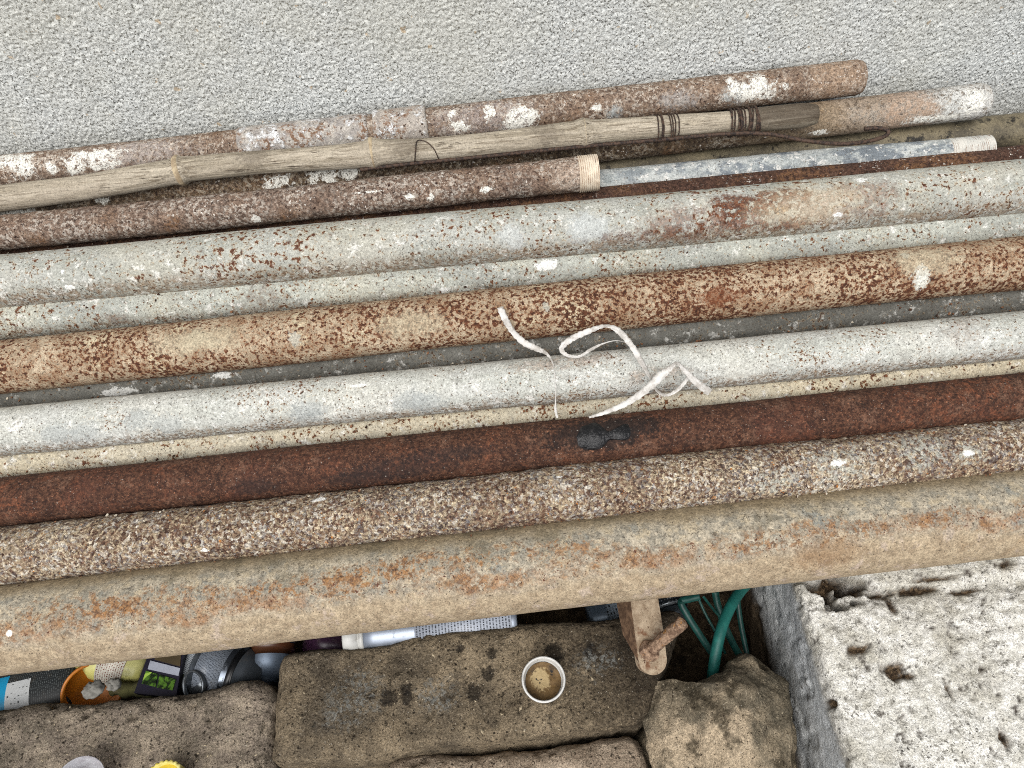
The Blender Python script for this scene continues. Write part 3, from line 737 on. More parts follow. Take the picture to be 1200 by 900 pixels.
wb = stone_block([wbl, wbr, wfr, wfl], 0, ZW, .0026, .012, .0022, 41, white_disp)
def mat_white():
    g = MB('lime_crusted_stone', .95, spec=.12)
    c = g.mix(g.ss(g.noise(70, 5, .7), .36, .64), '#d0cdc2', '#efede5')
    c = g.mix(g.ss(g.noise(16, 4, .65), .48, .64, 0, .65), c, '#b3ae9f')
    c = g.mix(g.mul(g.ss(g.noise(28, 4, .7), .42, .6), g.ss(g.noise(190, 4, .75), .52, .62), .85), c, '#6f6b62')
    c = g.mix(g.mul(g.attr('pit'), g.ss(g.noise(60, 3, .6), .4, .6)), c, '#57504a')
    c = g.mix(g.mul(g.ss(g.noise(20, 4, .7), .4, .58), g.ss(g.noise(280, 3, .65), .60, .66), .9), c, '#3f3a34')
    side = g.mix(g.ss(g.noise(40, 5, .7, v=g.stretch((1, .4, 1))), .36, .64), '#bcbfbf', '#d6d8d6')
    side = g.mix(g.ss(g.noise(75, 4, .7, v=g.stretch((1, .35, 1))), .60, .68, 0, .8), side, '#6b6862')
    z = g.sep()[2]
    side = g.mix(g.ss(g.add(z, g.mul(g.noise(30, 4, .7), .04)), .125, .085), side, '#5d5040')
    c = g.mix(g.attr('topside'), side, c)
    soil = g.mix(g.ss(g.noise(280, 3, .7), .4, .62), '#33291f', '#6a5843')
    c = g.mix(g.attr('dirt'), c, soil)
    return g.finish(c, g.add(g.noise(260, 4, .75), g.noise(80, 4, .7)), .9, .0026, grain=.24)
o = link('stone_block', wb, mat_white()); tag(o, 'big white lime-crusted stone block at the lower right carrying the thick tan pipe', 'stone block', 'stone blocks along the cavity')

# ------------------------------------------------------------------ bamboo and wire
BAM = [(-260, 268, 15), (-120, 250, 15), (0, 233, 15), (100, 220, 14.5), (203, 201.5, 14.8), (211, 200, 18), (221, 198, 14.4), (300, 190.5, 13), (400, 184, 14), (428, 181, 15), (437, 179.5, 18.5), (448, 178.5, 15), (500, 175.5, 13),
       (560, 170, 13), (640, 161, 14), (674, 157, 14.6), (684, 156, 17.4), (695, 155, 14), (760, 150, 13), (850, 143.5, 12.5), (900, 139, 13.5), (940, 135.5, 14), (957, 134, 11)]
BW = [(pile(x, y, .004 - .004 * (x > 800)), r) for x, y, r in BAM]
def bam_at(px):
    px = max(px, BAM[0][0]); i = max(k for k in range(len(BAM) - 1) if BAM[k][0] <= px); t = (px - BAM[i][0]) / (BAM[i + 1][0] - BAM[i][0])
    p = BW[i][0].lerp(BW[i + 1][0], t); r = BAM[i][2] * (1 - t) + BAM[i + 1][2] * t
    return p, r * depth(p) / FPX
def make_bamboo():
    pts = []; rad = []
    for px in np.concatenate([np.arange(-260, 957, 4.), [957]]):
        p, r = bam_at(px - 1e-6); pts.append(p); rad.append(r * (1 + .015 * math.sin(px * .05)))
    rad[-1] *= .8
    g = MB('weathered_bamboo', .75)
    st = g.stretch((.06, 1, 1))
    c = g.mix(g.ss(g.noise(170, 4, .7, v=st), .34, .66), '#8d8371', '#b4aa98')
    c = g.mix(g.ss(g.noise(520, 3, .65, v=g.stretch((.07, 1, 1))), .52, .64, 0, .7), c, '#5d503e')
    c = g.mix(g.ss(g.noise(260, 4, .7, v=g.stretch((.12, 1, 1))), .60, .66, 0, .9), c, '#40352a')
    c = g.mix(g.ss(g.noise(300, 3, .7, v=g.stretch((.1, 1, 1))), .58, .68, 0, .6), c, '#c6bba4')
    c = g.mix(g.ss(g.noise(7, 4, .6), .45, .65, 0, .6), c, '#a79c8a')
    x = g.sep()[0]
    c = g.mix(g.mul(g.ss(x, pts[-1].x - .085, pts[-1].x - .06), g.ss(g.noise(60, 4, .7, v=st), .3, .6, .35, .9)), c, '#4a4034')
    for px, w_ in ((478, .012), (640, .01), (300, .01)):
        p, r = bam_at(px); c = g.mix(g.mul(g.blot(tuple(p + PN * r * .8), w_ * 1.6, .012, .9), .5), c, '#5a5044')
    m = g.finish(c, g.noise(300, 4, .7, v=st), .8, .0016, grain=.15)
    t = thing('bamboo_pole', 'weathered bamboo pole tied with wire, lying along the upper pipes', 'bamboo pole', BW[9][0])
    link('culm', tube(pts, rad, 40, nrm=PN), m, t)
    gm = MB('bamboo_node', .8); mm = gm.finish(gm.mix(gm.ss(gm.noise(150, 4, .7), .4, .6), '#94836a', '#b3a386'), gm.noise(200, 3), .4, .001)
    for px in (211, 437, 684):
        pp = []; rr = []
        for dx in (-6, -3, -1, 0.5, 2, 5):
            p, r = bam_at(px + dx); pp.append(p); rr.append(r + .0002 - .0004 * abs(dx) / 3)
        link('node', tube(pp, rr, 36, nrm=PN), mm, t)
make_bamboo()
WM = MB('rusty_wire', .75, spec=.4); WIRE = WM.finish(WM.mix(WM.ss(WM.noise(300, 3, .7), .4, .6), '#241b16', '#4a382c'), WM.noise(500, 3), .4, .0006)
def wrap(px0, px1, turns, rw, seed, lift=.0006):
    rn = random.Random(seed); pts = []; n = int(turns * 26)
    ph = rn.uniform(0, 6)
    for i in range(n + 1):
        t = i / n; px = px0 + (px1 - px0) * t + rn.uniform(-.25, .25) + 2.6 * math.sin(t * turns * 2.1 + seed) + 1.2 * math.sin(t * turns * 5.3)
        p, r = bam_at(px); tx = (bam_at(px + 4)[0] - bam_at(px - 4)[0]).normalized(); sidev = tx.cross(PN).normalized(); up = sidev.cross(tx)
        a = ph + t * turns * 2 * math.pi
        rr = r + rw + lift + .0004 * math.sin(a * .37)
        stretch_ = 1.22 if math.cos(a) > 0 else 1.0
        pts.append(p + (sidev * math.cos(a) * stretch_ + up * math.sin(a)) * rr)
    return pts
t = thing('binding_wire', 'thick coil of rusty wire wound round the right end of the bamboo pole', 'wire', bam_at(870)[0], 'wire ties on the bamboo pole')
for k in range(2):
    link('wire_strand', tube(wrap(854 + k * 1.5, 885 + k, 9, .0008, 3 + k), .00085, 6), WIRE, t)
for px, sd_, lab in ((768, 5, 'left one of two thin wire loops tied round the bamboo pole'), (785, 9, 'thin wire loop on the bamboo pole nearer the thick wire coil')):
    t = thing('binding_wire', lab, 'wire', bam_at(px)[0], 'wire ties on the bamboo pole')
    for k in range(2):
        link('wire_strand', tube(wrap(px + 2.2 * k - 1, px + 2.2 * k + 3, 2.2, .0007, sd_ + k), .0007, 6), WIRE, t)
# long loose wire below the pole, hooked at its right end
hook = [(422, 199, -.004), (470, 193, -.003), (560, 184, -.002), (680, 172, -.001), (770, 164, .0), (850, 157, .002), (900, 157, .006), (945, 165, .008), (985, 168.5, .009), (1015, 166, .009), (1036, 160, .010), (1041, 154, .011), (1030, 150, .011), (1013, 151, .010)]
W_ = [Vector(p) for p in spline([tuple(pile(x, y, h + .004)) for x, y, h in hook], 120)]
o = link('loose_wire', tube(W_, .0021, 8), WIRE); tag(o, 'long loose rusty rod under the bamboo pole with a hooked right end', 'wire')
tw = [(486, 190, 0), (487, 176, .0), (489, 165, .0), (499, 166, .0), (508, 174, .0), (514, 186, .0)]
pts = []
for x, y, _ in spline(tw, 40):
    p, r = bam_at(min(max(x, 470), 530)); q = ray(x, y)
    # drape on the culm
    tx = (bam_at(x + 4)[0] - bam_at(x - 4)[0]).normalized(); oo = CP - p; dd = q.normalized()
    dp = dd - tx * dd.dot(tx); op_ = oo - tx * oo.dot(tx); A_ = dp.dot(dp); B_ = 2 * dp.dot(op_); C_ = op_.dot(op_) - (r + .0008) ** 2
    D_ = B_ * B_ - 4 * A_ * C_
    s_ = (-B_ - math.sqrt(max(D_, 0))) / (2 * A_); pts.append(CP + dd * s_)
o = link('thin_wire', tube(pts, .0006, 6), WIRE); tag(o, 'thin bent wire hung over the bamboo pole beside the pipe sleeve', 'wire')

# ------------------------------------------------------------------ white plastic strips
g = MB('white_plastic', .55, spec=.4)
g.b.inputs['Subsurface Weight'].default_value = 0.0
STRIP = g.finish(g.mix(g.ss(g.noise(75, 5, .75), .42, .62), '#cdcac4', '#a19c94'), g.noise(260, 3, .6, v=g.stretch((.3, 1, 1))), .25, .0008)
def ribbon(name, path, label, n=110):
    """path rows: column, row, height over the heap plane, width in picture units, twist in degrees"""
    S = spline(path, n); C = [pile(r_[0], r_[1], r_[2]) for r_ in S]; v = []
    for i, r_ in enumerate(S):
        t = (C[min(i + 1, n - 1)] - C[max(i - 1, 0)]).normalized(); view = (CP - C[i]).normalized()
        s = t.cross(view).normalized(); u = s.cross(t)
        d = s * math.cos(R(r_[4])) + u * math.sin(R(r_[4])); nn = t.cross(d)
        hw = r_[3] * (.82 + .16 * math.sin(i * 1.9) * math.sin(i * .47)) * depth(C[i]) / FPX / 2
        for a, b in ((-1, .3), (-.35, -.9), (.3, -.2), (1, -1.1), (1, -.7), (.3, .3), (-.35, -.4), (-1, .8)):
            v.append(C[i] + d * hw * a + nn * b * .0007)
    f = [tuple(q) for q in gridf(n, 8, True)] + [tuple(range(8)), tuple(range((n - 1) * 8, n * 8))[::-1]]
    o = link(name, mesh(v, f), STRIP); return tag(o, label, 'plastic strip', 'white plastic strips on the pipes')
rt = .033
ribbon('plastic_strip', [(586, 360, rt + .004, 9, 10), (592, 374, rt + .002, 10, 10), (602, 390, rt - .004, 9, 20), (615, 402, rt - .010, 9, -10), (630, 409, rt - .012, 8, 0), (641, 415, rt - .008, 5, 20), (648, 426, rt - .004, 1.6, 0), (650, 440, rt, 1.2, 0), (651, 458, rt - .004, 1.2, 0), (651, 472, rt - .014, 2, 0), (651, 480, rt - .018, 4.5, 20), (653, 490, rt - .016, 3, 0)],
       'short white plastic strip twisted to a thread, left of the curled one')
ribbon('plastic_strip', [(737, 402, rt + .002, 2, 40), (722, 399, rt + .003, 1.5, 30), (706, 403, rt + .004, 3, 20), (692, 410, rt + .004, 5, 10), (678, 418, rt + .004, 5, 30), (664, 416, rt + .005, 6, 20), (658, 408, rt + .006, 7, -20), (670, 397, rt + .009, 9, 10), (690, 388, rt + .012, 8, 0), (710, 382, rt + .015, 6, 30), (725, 388, rt + .014, 9, 10), (740, 405, rt + .012, 8, 0), (752, 425, rt + .010, 9, 20), (762, 443, rt + .006, 7, 50), (770, 458, rt + .001, 7, 50), (782, 463, rt - .001, 5, 20), (797, 454, rt + .003, 6, 10), (806, 440, rt + .008, 5, 30), (795, 429, rt + .014, 4, 40)],
       'curled white plastic loop arching over the dark grey pipe', 200)
ribbon('plastic_strip', [(690, 489, rt - .010, 3, 0), (710, 483, rt - .008, 6, 0), (735, 472, rt - .002, 9, 10), (758, 456, rt + .010, 11, 10), (775, 440, rt + .016, 12, 0), (787, 430, rt + .018, 8, 20), (794, 426, rt + .018, 7, 40), (805, 437, rt + .014, 8, 10), (817, 449, rt + .009, 10, 0), (832, 460, rt + .004, 11, 0)],
       'flat white plastic strip bent to a peak, its blunt end toward the right')

# ------------------------------------------------------------------ bracket with bolt
def make_bracket():
    g = MB('mud_rust_steel', .9)
    c = g.mix(g.ss(g.noise(120, 5, .7), .35, .65), '#82705b', '#a6957e')
    c = g.mix(g.ss(g.noise(40, 4, .7), .55, .66), c, '#6d4f3a')
    c = g.mix(g.ss(g.noise(260, 3, .7), .62, .7), c, '#4b3426')
    m = g.finish(c, g.noise(220, 4, .7), .6, .0015)
    g2 = MB('rusty_bolt', .85); c = g2.mix(g2.ss(g2.noise(240, 4, .7), .38, .62), '#665040', '#9c826b'); c = g2.mix(g2.ss(g2.noise(150, 3, .7), .6, .68), c, '#9f7444')
    mb = g2.finish(c, g2.noise(240, 4, .7), .9, .002)
    d = .715; top = at(752, 690, d); tip = at(764, 779, d - .012)
    ax = (tip - top).normalized(); nrm = ((CP - top).normalized() + RGT * .42).normalized(); nrm = (nrm - ax * nrm.dot(ax)).normalized(); sx = ax.cross(nrm).normalized()
    if sx.dot(RGT) < 0: sx = -sx
    hw = 18 * d / FPX; L_ = (tip - top).length; th = .005
    t = thing('steel_bracket', 'mud-coloured steel bracket with a rounded end hanging below the thick tan pipe', 'bracket', top)
    out = [(-hw * .98, -.02), (hw * .9, -.02), (hw * 1.0, L_ * .6)]
    for k in range(13):
        a = math.pi * k / 12; out.append((hw * .97 * math.cos(a), L_ - hw * .3 + hw * .97 * math.sin(a) * .9))
    out.append((-hw * .98, L_ * .6))
    v = []; n = len(out)
    for dz, sc in ((th, .95), (th * .75, 1), (-th, 1)):
        for x, y in out: v.append(top + sx * x * sc + ax * y + nrm * dz)
    f = [tuple(range(n))] + [(k * n + i, (k + 1) * n + i, (k + 1) * n + (i + 1) % n, k * n + (i + 1) % n) for k in range(2) for i in range(n)] + [tuple(range(2 * n, 3 * n))[::-1]]
    me = mesh(v, f, False); link('strap', me, m, t)
    v = []
    for x, z0_ in ((-hw * 1.0, 1), (-hw * .86, 1)):
        for y, z in ((-.02, 0), (L_ * .92, 0), (L_ * .60, -.022), (-.02, -.034)): v.append(top + sx * (x - .003 * (z < 0)) + ax * y + nrm * (z + th * .6))
    f = [(0, 1, 2, 3), (7, 6, 5, 4)] + [(i, i + 4, (i + 1) % 4 + 4, (i + 1) % 4) for i in range(4)]
    gf = MB('flange_dirt_and_shade', .9); mf = gf.finish(gf.mix(gf.ss(gf.noise(140, 5, .7), .36, .64), '#4a3729', '#725a45'), gf.noise(220, 4, .7), .6, .0015)  # darker rust brown: its dirt, plus averted-side shade painted into the colour
    link('side_flange', mesh(v, f, False), mf, t)
    b0 = at(757, 766, d - .016); b1 = at(800, 730, d - .046)
    bt = thing('bolt', None, None); bpy.data.objects.remove(bt)
    Mx = axis_matrix(b0, b1); Lb = (b1 - b0).length
    prof = [(0, .001), (0.0, .0062)]
    x = 0
    while x < Lb:
        prof += [(x, .0052), (x + .0011, .0060)]; x += .0024
    prof += [(Lb, .005), (Lb + .001, .003), (Lb + .001, .0)]
    me = lathe(prof, 28); vv = np.array([q.co for q in me.vertices]); vv *= 1; k = 1 + .16 * fbm(vv, 160, 3, 3); vv[:, 1] *= k; vv[:, 2] *= k
    me.vertices.foreach_set('co', vv.astype(np.float32).ravel())
    bolt = link('bolt', me, mb, t, Mx)
    # seized hexagon nut
    v = []; n = 6
    for x, rr in ((.000, .0085), (.0012, .0105), (.009, .0105), (.0102, .0088)):
        for i in range(n): a = i * math.pi / 3 + .3; v.append((x, rr * math.cos(a), rr * math.sin(a)))
    f = [tuple(range(6)), tuple(range(18, 24))[::-1]] + [tuple(q) for q in gridf(4, 6, True)]
    o = link('nut', mesh(v, f, False), mb, bolt, Mx)
    md = o.modifiers.new('b', 'BEVEL'); md.width = .001; md.segments = 2
    return t
make_bracket()

# ------------------------------------------------------------------ caps and the litter of the cavity
def glaze(name, col, rough=.3, dirt=.35, metal=0., spec=.5, col2=None):
    g = MB(name, rough, metal, spec)
    c = g.mix(g.ss(g.noise(30, 4, .6), .4, .65), col, col2 or col)
    d = g.ss(g.noise(70, 5, .75), .50, .68, 0, dirt)
    c = g.mix(d, c, '#5d5140')
    c = g.mix(g.ss(g.noise(300, 2, .6), .68, .74, 0, dirt), c, '#241f18')
    return g.finish(c, g.noise(120, 4, .7), .12, .0008, g.ss(d, 0, max(dirt, .05), rough, .8))
def printed(name, base, ink, axis=0, line=420, word=260, cover=.45, rough=.4, dirt=.25, x0=None, x1=None):
    """rows of small illegible print across a label: lines run along the other axis"""
    g = MB(name, rough)
    x, y, z = g.sep(); a = g.op('ARCTAN2', z, y)
    row = g.ss(g.op('SINE', g.op('MULTIPLY', x, line * 2 * math.pi)), .0, .25)
    comb = g.n.new('ShaderNodeCombineXYZ'); g.L(g.op('FLOOR', g.op('MULTIPLY', x, line * 1.)), comb.inputs[0]); g.L(g.op('MULTIPLY', a, word * .02), comb.inputs[1])
    w_ = g.ss(g.noise(3.0, 2, .7, v=comb.outputs[0]), 0.60 - cover * .22, 0.64 - cover * .22)
    c = g.mix(g.mul(row, w_), base, ink)
    c = g.mix(g.ss(g.noise(70, 5, .75), .52, .7, 0, dirt), c, '#5d5140')
    return g.finish(c)
def lying(name, label, cat, p0, p1, group='litter in the cavity under the pipes'):
    t = thing(name, label, cat, p0, group); return t, axis_matrix(p0, p1), (p1 - p0).length

# white screw cap, upside down with dried residue
def screw_cap():
    c = atz(636.5, 799, ZT + .004); r = 26 * depth(c) / FPX; h_ = .019
    M = Matrix.Translation(c) @ Quaternion(Vector((1, .3, 0)), R(6)).to_matrix().to_4x4()
    t = thing('screw_cap', 'upturned white screw cap with brown dried residue on the dark stone block', 'cap', c)
    up = M @ Matrix.Rotation(-math.pi / 2, 4, 'Y')
    prof = [(0, 0.0001), (0, r * .86), (.0012, r * .9), (h_ - .001, r * .97), (h_, r * .95), (h_, r * .885), (h_ - .001, r * .875), (h_ - .004, r * .87), (h_ - .005, r * .845), (h_ - .0062, r * .87), (h_ - .009, r * .865), (.003, r * .8), (.0025, 0.0001)]
    link('shell', lathe(prof, 72), glaze('white_cap_plastic', '#c9c8c3', .45, .3), t, up)
    v = []
    for k in range(72):                                   # knurled grip ribs
        a = 2 * math.pi * k / 72
        for s_, q in ((-.03, .9), (.03, .9), (.03, .97), (-.03, .97)):
            zz = .0015 if q == .9 else h_ - .003
            v.append((zz, (r * q + .0005) * math.cos(a + s_ * .6), (r * q + .0005) * math.sin(a + s_ * .6)))
    o = link('grip_ribs', mesh(v, [tuple(range(4 * k, 4 * k + 4)) for k in range(72)], False), glaze('cap_rib', '#bfbeb8', .5, .4), t, up); o['kind'] = 'stuff'
    g = MB('dried_residue', .6); d0 = g.blot((.004, r * .12, r * .15), .03, r * .52, .3, .7)
    cc = g.mix(g.ss(g.noise(90, 4, .7), .36, .62), '#3f301c', '#6b5433')
    cc = g.mix(g.blot((.0045, r * .1, r * .12), .03, r * .42, .3, .9), cc, '#a08c66'); cc = g.mix(g.ss(g.noise(70, 3, .6), .64, .68), cc, '#1d1812')
    v = []
    for i in range(16):
        for k in range(48):
            a = 2 * math.pi * k / 48; q = r * .80 * i / 15
            v.append((.0045 + .0012 * math.sin(a * 2 + 1) * i / 15 + .002 * (i / 15) ** 6, q * math.cos(a), q * math.sin(a)))
    v = np.array(v); v[:, 0] += .0008 * fbm(v, 200, 2, 3)
    link('residue', mesh(v, gridf(16, 48, True)), g.finish(cc, g.noise(200, 4, .7), .6, .0015), t, up)
screw_cap()
# clear cap and yellow cap at the bottom edge
def bottom_caps():
    zc = ZT + .012
    c = atz(98, 918, zc); r = 27 * depth(c) / FPX
    M = Matrix.Translation(c) @ Matrix.Rotation(R(12), 4, 'Y') @ Matrix.Rotation(-math.pi / 2, 4, 'Y')
    t = thing('plastic_cup', 'small cloudy clear plastic cup on the left stone block at the bottom edge', 'cup', c)
    g = MB('cloudy_plastic', .25, spec=.5); g.b.inputs['Transmission Weight'].default_value = .55; g.b.inputs['IOR'].default_value = 1.3
    m = g.finish(g.mix(g.ss(g.noise(60, 4, .6), .4, .7), '#dcdce0', '#b9b4b8'))
    link('cup_wall', lathe([(-.012, r * .82), (.012, r), (.0125, r * .99), (.0125, r * .95), (-.010, r * .78), (-.010, .0001), (-.012, .0001), (-.012, r * .82)], 56), m, t, M)
    c = atz(195, 920, zc - .002); r = 25 * depth(c) / FPX
    M = Matrix.Translation(c) @ Matrix.Rotation(-math.pi / 2, 4, 'Y')
    t = thing('screw_cap', 'yellow scalloped cap on the left stone block at the bottom edge', 'cap', c)
    v = []; n = 160
    pr = [(-.010, .0), (-.010, .9), (.008, 1.0), (.009, .97), (.009, .86), (-.004, .80), (-.004, .0001)]
    for x, q in pr:
        for k in range(n):
            a = 2 * math.pi * k / n; s_ = 1 + (.035 * math.cos(a * 26) if q >= .9 else 0); v.append((x, max(q, 1e-4) * r * s_ * math.cos(a), max(q, 1e-4) * r * s_ * math.sin(a)))
    link('cap_shell', mesh(v, gridf(len(pr), n, True)), glaze('yellow_plastic', '#d6cb78', .4, .3, col2='#c9b850'), t, M)
    link('cap_liner', lathe([(-.003, .0001), (-.003, r * .79), (.0045, r * .845), (.0045, r * .855)], 64), glaze('yolk_plastic', '#c4ab2c', .4, .3, col2='#b3971c'), t, M)
bottom_caps()

ZL = .115
# dark label bottle at far left
def litter():
    # 1 dark printed bottle, flattened
    p0, p1 = atz(-60, 838, .10), atz(98, 800, .10)
    t, M, L = lying('printed_bottle', 'dark bottle with tiny grey print and a blue-white corner, at the far left', 'bottle', p0, p1)
    S = M @ Matrix.Diagonal((1, 1.0, .7, 1)); rr = .036
    link('bottle_body', lathe([(0, .0001), (0, rr * .8), (.004, rr * .96), (.008, rr), (L - .02, rr), (L - .006, rr * .93), (L, rr * .7), (L, .0001)], 56), printed('dark_print', '#2b2e2f', '#5a5f5f', line=480, word=300, cover=.5), t, S)
    def patch(name, x0, x1, a0, a1, mat, lift=.0006):
        v = []; nu, nv = 10, 12
        for i in range(nu):
            for j in range(nv):
                x = x0 + (x1 - x0) * i / (nu - 1); a = a0 + (a1 - a0) * j / (nv - 1); v.append((x, (rr + lift) * math.cos(a), (rr + lift) * math.sin(a)))
        return link(name, mesh(v, gridf(nu, nv)), mat, t, S)
    patch('blue_label', .03, .075, R(60), R(140), plain('cyan_print', '#1e93c0', .4, 0, .1))
    patch('white_label', .075, .1, R(75), R(125), printed('white_print', '#c3c6c6', '#44484a', line=260, word=160, cover=.15), .0010)
    link('base_rim', lathe([(-.002, rr * .7), (-.003, rr * .95), (.004, rr * 1.02), (.009, rr * 1.01)], 48), glaze('dull_silver', '#85898d', .3, .3, .8), t, S)
    # 2 pale wrapper
    p0, p1 = atz(48, 768, .12), atz(100, 800, .10)
    t = thing('crumpled_wrapper', 'pale crumpled wrapper tucked behind the orange lid', 'wrapper', p0, 'litter in the cavity under the pipes')
    pts = [p0.lerp(p1, k / 14) + Vector((0, .002 * math.sin(k * 1.3), .002 * math.cos(k * 1.7))) for k in range(15)]
    link('wrapper_sheet', tube(pts, [.010 + .0025 * math.sin(k * 2.1) for k in range(15)], 9, .6), glaze('dirty_white', '#b3aea4', .6, .5), t)
    # ribbed neck in front of it
    # 3 orange lid, tilted bowl
    c = atz(109, 809, .118); r = 33 * depth(c) / FPX
    nrm = ((CP - c).normalized() * 1.1 + Vector((.35, -.5, .1))).normalized()
    q = nrm.to_track_quat('X', 'Z').to_matrix().to_4x4(); M = Matrix.Translation(c) @ q
    t = thing('orange_lid', 'orange plastic lid lying open behind the left stone block', 'lid', c, 'litter in the cavity under the pipes')
    link('lid_shell', lathe([(-.016, .0001), (-.016, r * .86), (-.004, r * .95), (0, r), (.0015, r * .99), (.0015, r * .9), (-.012, r * .82), (-.013, .0001)], 64), glaze('orange_plastic', '#c07420', .45, .35, col2='#a86214'), t, M)
    # 4 small grey clod inside
    CLOD = plain('grey_clod', '#7f7d76', .9, 0, .5, 150)
    c = atz(118, 804, .15)
    for px, py, s, lab in ((110, 808, .0085, 'small grey clod resting in the orange lid'), (132, 803, .006, 'smaller dark grey clod beside the orange lid')):
        c = atz(px, py, .150); v = []
        for i in range(16):
            for k in range(24):
                ph = math.pi * i / 15; a = 2 * math.pi * k / 24; v.append((math.sin(ph) * math.cos(a) * 1.3, math.sin(ph) * math.sin(a), math.cos(ph) * .8))
        v = np.array(v) * s; v *= (1 + .75 * fbm(v + 5 * s, 170, 4, 4, .65))[:, None]
        o = link('clod', mesh(v, gridf(16, 24, True)), CLOD, None, Matrix.Translation(c)); tag(o, lab, 'clod')
    # 5 pale yellow bottle
    p0, p1 = atz(90, 768, .125), atz(172, 786, .105)
    t, M, L = lying('yellow_bottle', 'pale yellow plastic bottle between the orange lid and the green printed box', 'bottle', p0, p1)
    r = .021
    link('bottle_body', lathe([(0, .0001), (0, r * .55), (.012, r * .6), (.022, r * .95), (.03, r), (L - .008, r), (L - .002, r * .9), (L, r * .75), (L, .0001)], 48), glaze('pale_yellow', '#b9b56a', .35, .3, col2='#c6c283'), t, M)
    link('bottle_label', lathe([(.03, r + .0006), (.058, r + .0006)], 48), printed('white_red_print', '#d8d4c6', '#7a3a2c', line=420, word=260, cover=.5), t, M)
    # mossy strip
    p0, p1 = atz(130, 806, .125), atz(212, 812, .115)
    o = link('mossy_stick', tube([p0.lerp(p1, k / 20) + Vector((0, .001 * math.sin(k), 0)) for k in range(21)], [.008 + .0012 * math.sin(k * 1.7) for k in range(21)], 10), plain('mossy', '#55532f', .9, 0, .5, 120), None)
    tag(o, 'olive mossy stick lying along the back of the left stone block', 'stick')
    # 6 box with green print
    def slab(name, corners, z, thick, mat, parent):
        top = [atz(x, y, z) for x, y in corners]; v = [p for p in top] + [p - Vector((0, 0, thick)) for p in top]
        n = len(top); f = [tuple(range(n))[::-1], tuple(range(n, 2 * n))] + [(i, (i + 1) % n, (i + 1) % n + n, i + n) for i in range(n)]
        return link(name, mesh(v, f, False), mat, parent)
    t = thing('printed_carton', 'dark carton with green leaf pictures and a grey stripe', 'carton', atz(186, 785, .1), 'litter in the cavity under the pipes')
    slab('carton_box', [(178, 755), (218, 750), (206, 818), (157, 812)], .134, .03, plain('navy_card', '#1d1b2a', .4, 0, .15), t)
    slab('grey_stripe', [(176, 774), (211, 783), (209, 792), (173, 784)], .1350, .0012, plain('grey_card', '#9da1ad', .4, 0, .2), t)
    gm = MB('leaf_print', .4); gc = gm.mix(gm.ss(gm.noise(70, 4, .6, 1.5), .42, .58), '#14200f', '#4f7427'); gc = gm.mix(gm.ss(gm.noise(60, 3, .6, 1), .6, .64), gc, '#93b24a'); lm = gm.finish(gc)
    slab('leaf_picture', [(171, 786), (185, 790), (182, 805), (166, 801)], .1350, .0012, lm, t)
    slab('leaf_picture', [(187, 790.5), (206, 796), (202, 809), (183.5, 805.5)], .1350, .0012, lm, t)
    slab('brown_picture', [(185, 761), (213, 757), (211, 781), (181, 773)], .1350, .0012, plain('brown_card', '#4a3f2c', .4, 0, .3), t)
    # 7 printed wrapper with olive oval
    p0, p1 = atz(218, 806, .105), atz(254, 752, .11)
    t, M, L = lying('label_jar', 'jar with grey printed label and an olive picture, beside the silver can', 'jar', p0, p1)
    r = .0205
    link('jar_body', lathe([(-.004, .0001), (-.004, r * .8), (-.002, r * .98), (0, r), (L, r), (L, .0001)], 48), glaze('dark_glass', '#33382c', .2, .3), t, M)
    link('jar_label', lathe([(.012, r + .0006), (L - .004, r + .0006)], 48), printed('grey_print', '#9da3a8', '#2b2e33', line=620, word=300, cover=.6), t, M)
    v = []
    for i in range(8):
        for k in range(28):
            a = 2 * math.pi * k / 28; q = i / 7; xx = .052 + .014 * q * math.cos(a); th = R(62) + .34 * q * math.sin(a); v.append((xx, (r + .0012) * math.cos(th - R(30)), (r + .0012) * math.sin(th - R(30))))
    gm = MB('olive_print', .4); link('olive_picture', mesh(v, gridf(8, 28, True)), gm.finish(gm.mix(gm.ss(gm.noise(50, 3, .6), .42, .6), '#3b4416', '#8a8c35')), t, M)
    # 8 silver can with seam, cap part and ring
    p0, p1 = atz(240, 780, .112), atz(280, 791, .112)
    t, M, L = lying('silver_can', 'short dark silver can with ribbed print and a bright highlight', 'can', p0, p1)
    r = .031
    link('can_body', lathe([(-.002, .0001), (-.002, r * .9), (0, r), (L, r), (L + .001, r * .98)], 64), glaze('brushed_tin', '#5f666f', .22, .15, .85), t, M)
    link('can_label', lathe([(.006, r + .0005), (L - .006, r + .0005)], 64), printed('tin_print', '#767d86', '#31363d', line=700, word=300, cover=.6, rough=.25), t, M)
    link('black_band', lathe([(L, r * 1.0), (L + .001, r * 1.03), (L + .006, r * 1.03), (L + .007, r * .98)], 64), plain('black_plastic', '#0d0e10', .35, 0, .05), t, M)
    link('can_shoulder', lathe([(L + .006, r * .97), (L + .014, r * .9), (L + .017, r * .62), (L + .026, r * .5), (L + .027, .0001)], 64), glaze('grey_plastic', '#3d4247', .35, .25), t, M)
    c = atz(228, 803, .135); nrm = ((CP - c).normalized() + Vector((-.9, -.2, .1))).normalized(); Mr = Matrix.Translation(c) @ nrm.to_track_quat('X', 'Z').to_matrix().to_4x4()
    t = thing('tin_ring', 'small round grey lid standing open in front of the silver can', 'lid', c, 'litter in the cavity under the pipes')
    r = .0155
    link('ring', lathe([(-.003, r * .9), (0, r), (.003, r), (.003, r * .86), (.0, r * .82), (-.002, r * .8)], 48), glaze('ring_tin', '#5a5f63', .3, .3, .7), t, Mr)
    link('disc', lathe([(-.0025, .0001), (-.0025, r * .86)], 40), glaze('disc_tin', '#2b2e2a', .4, .4, .3), t, Mr)
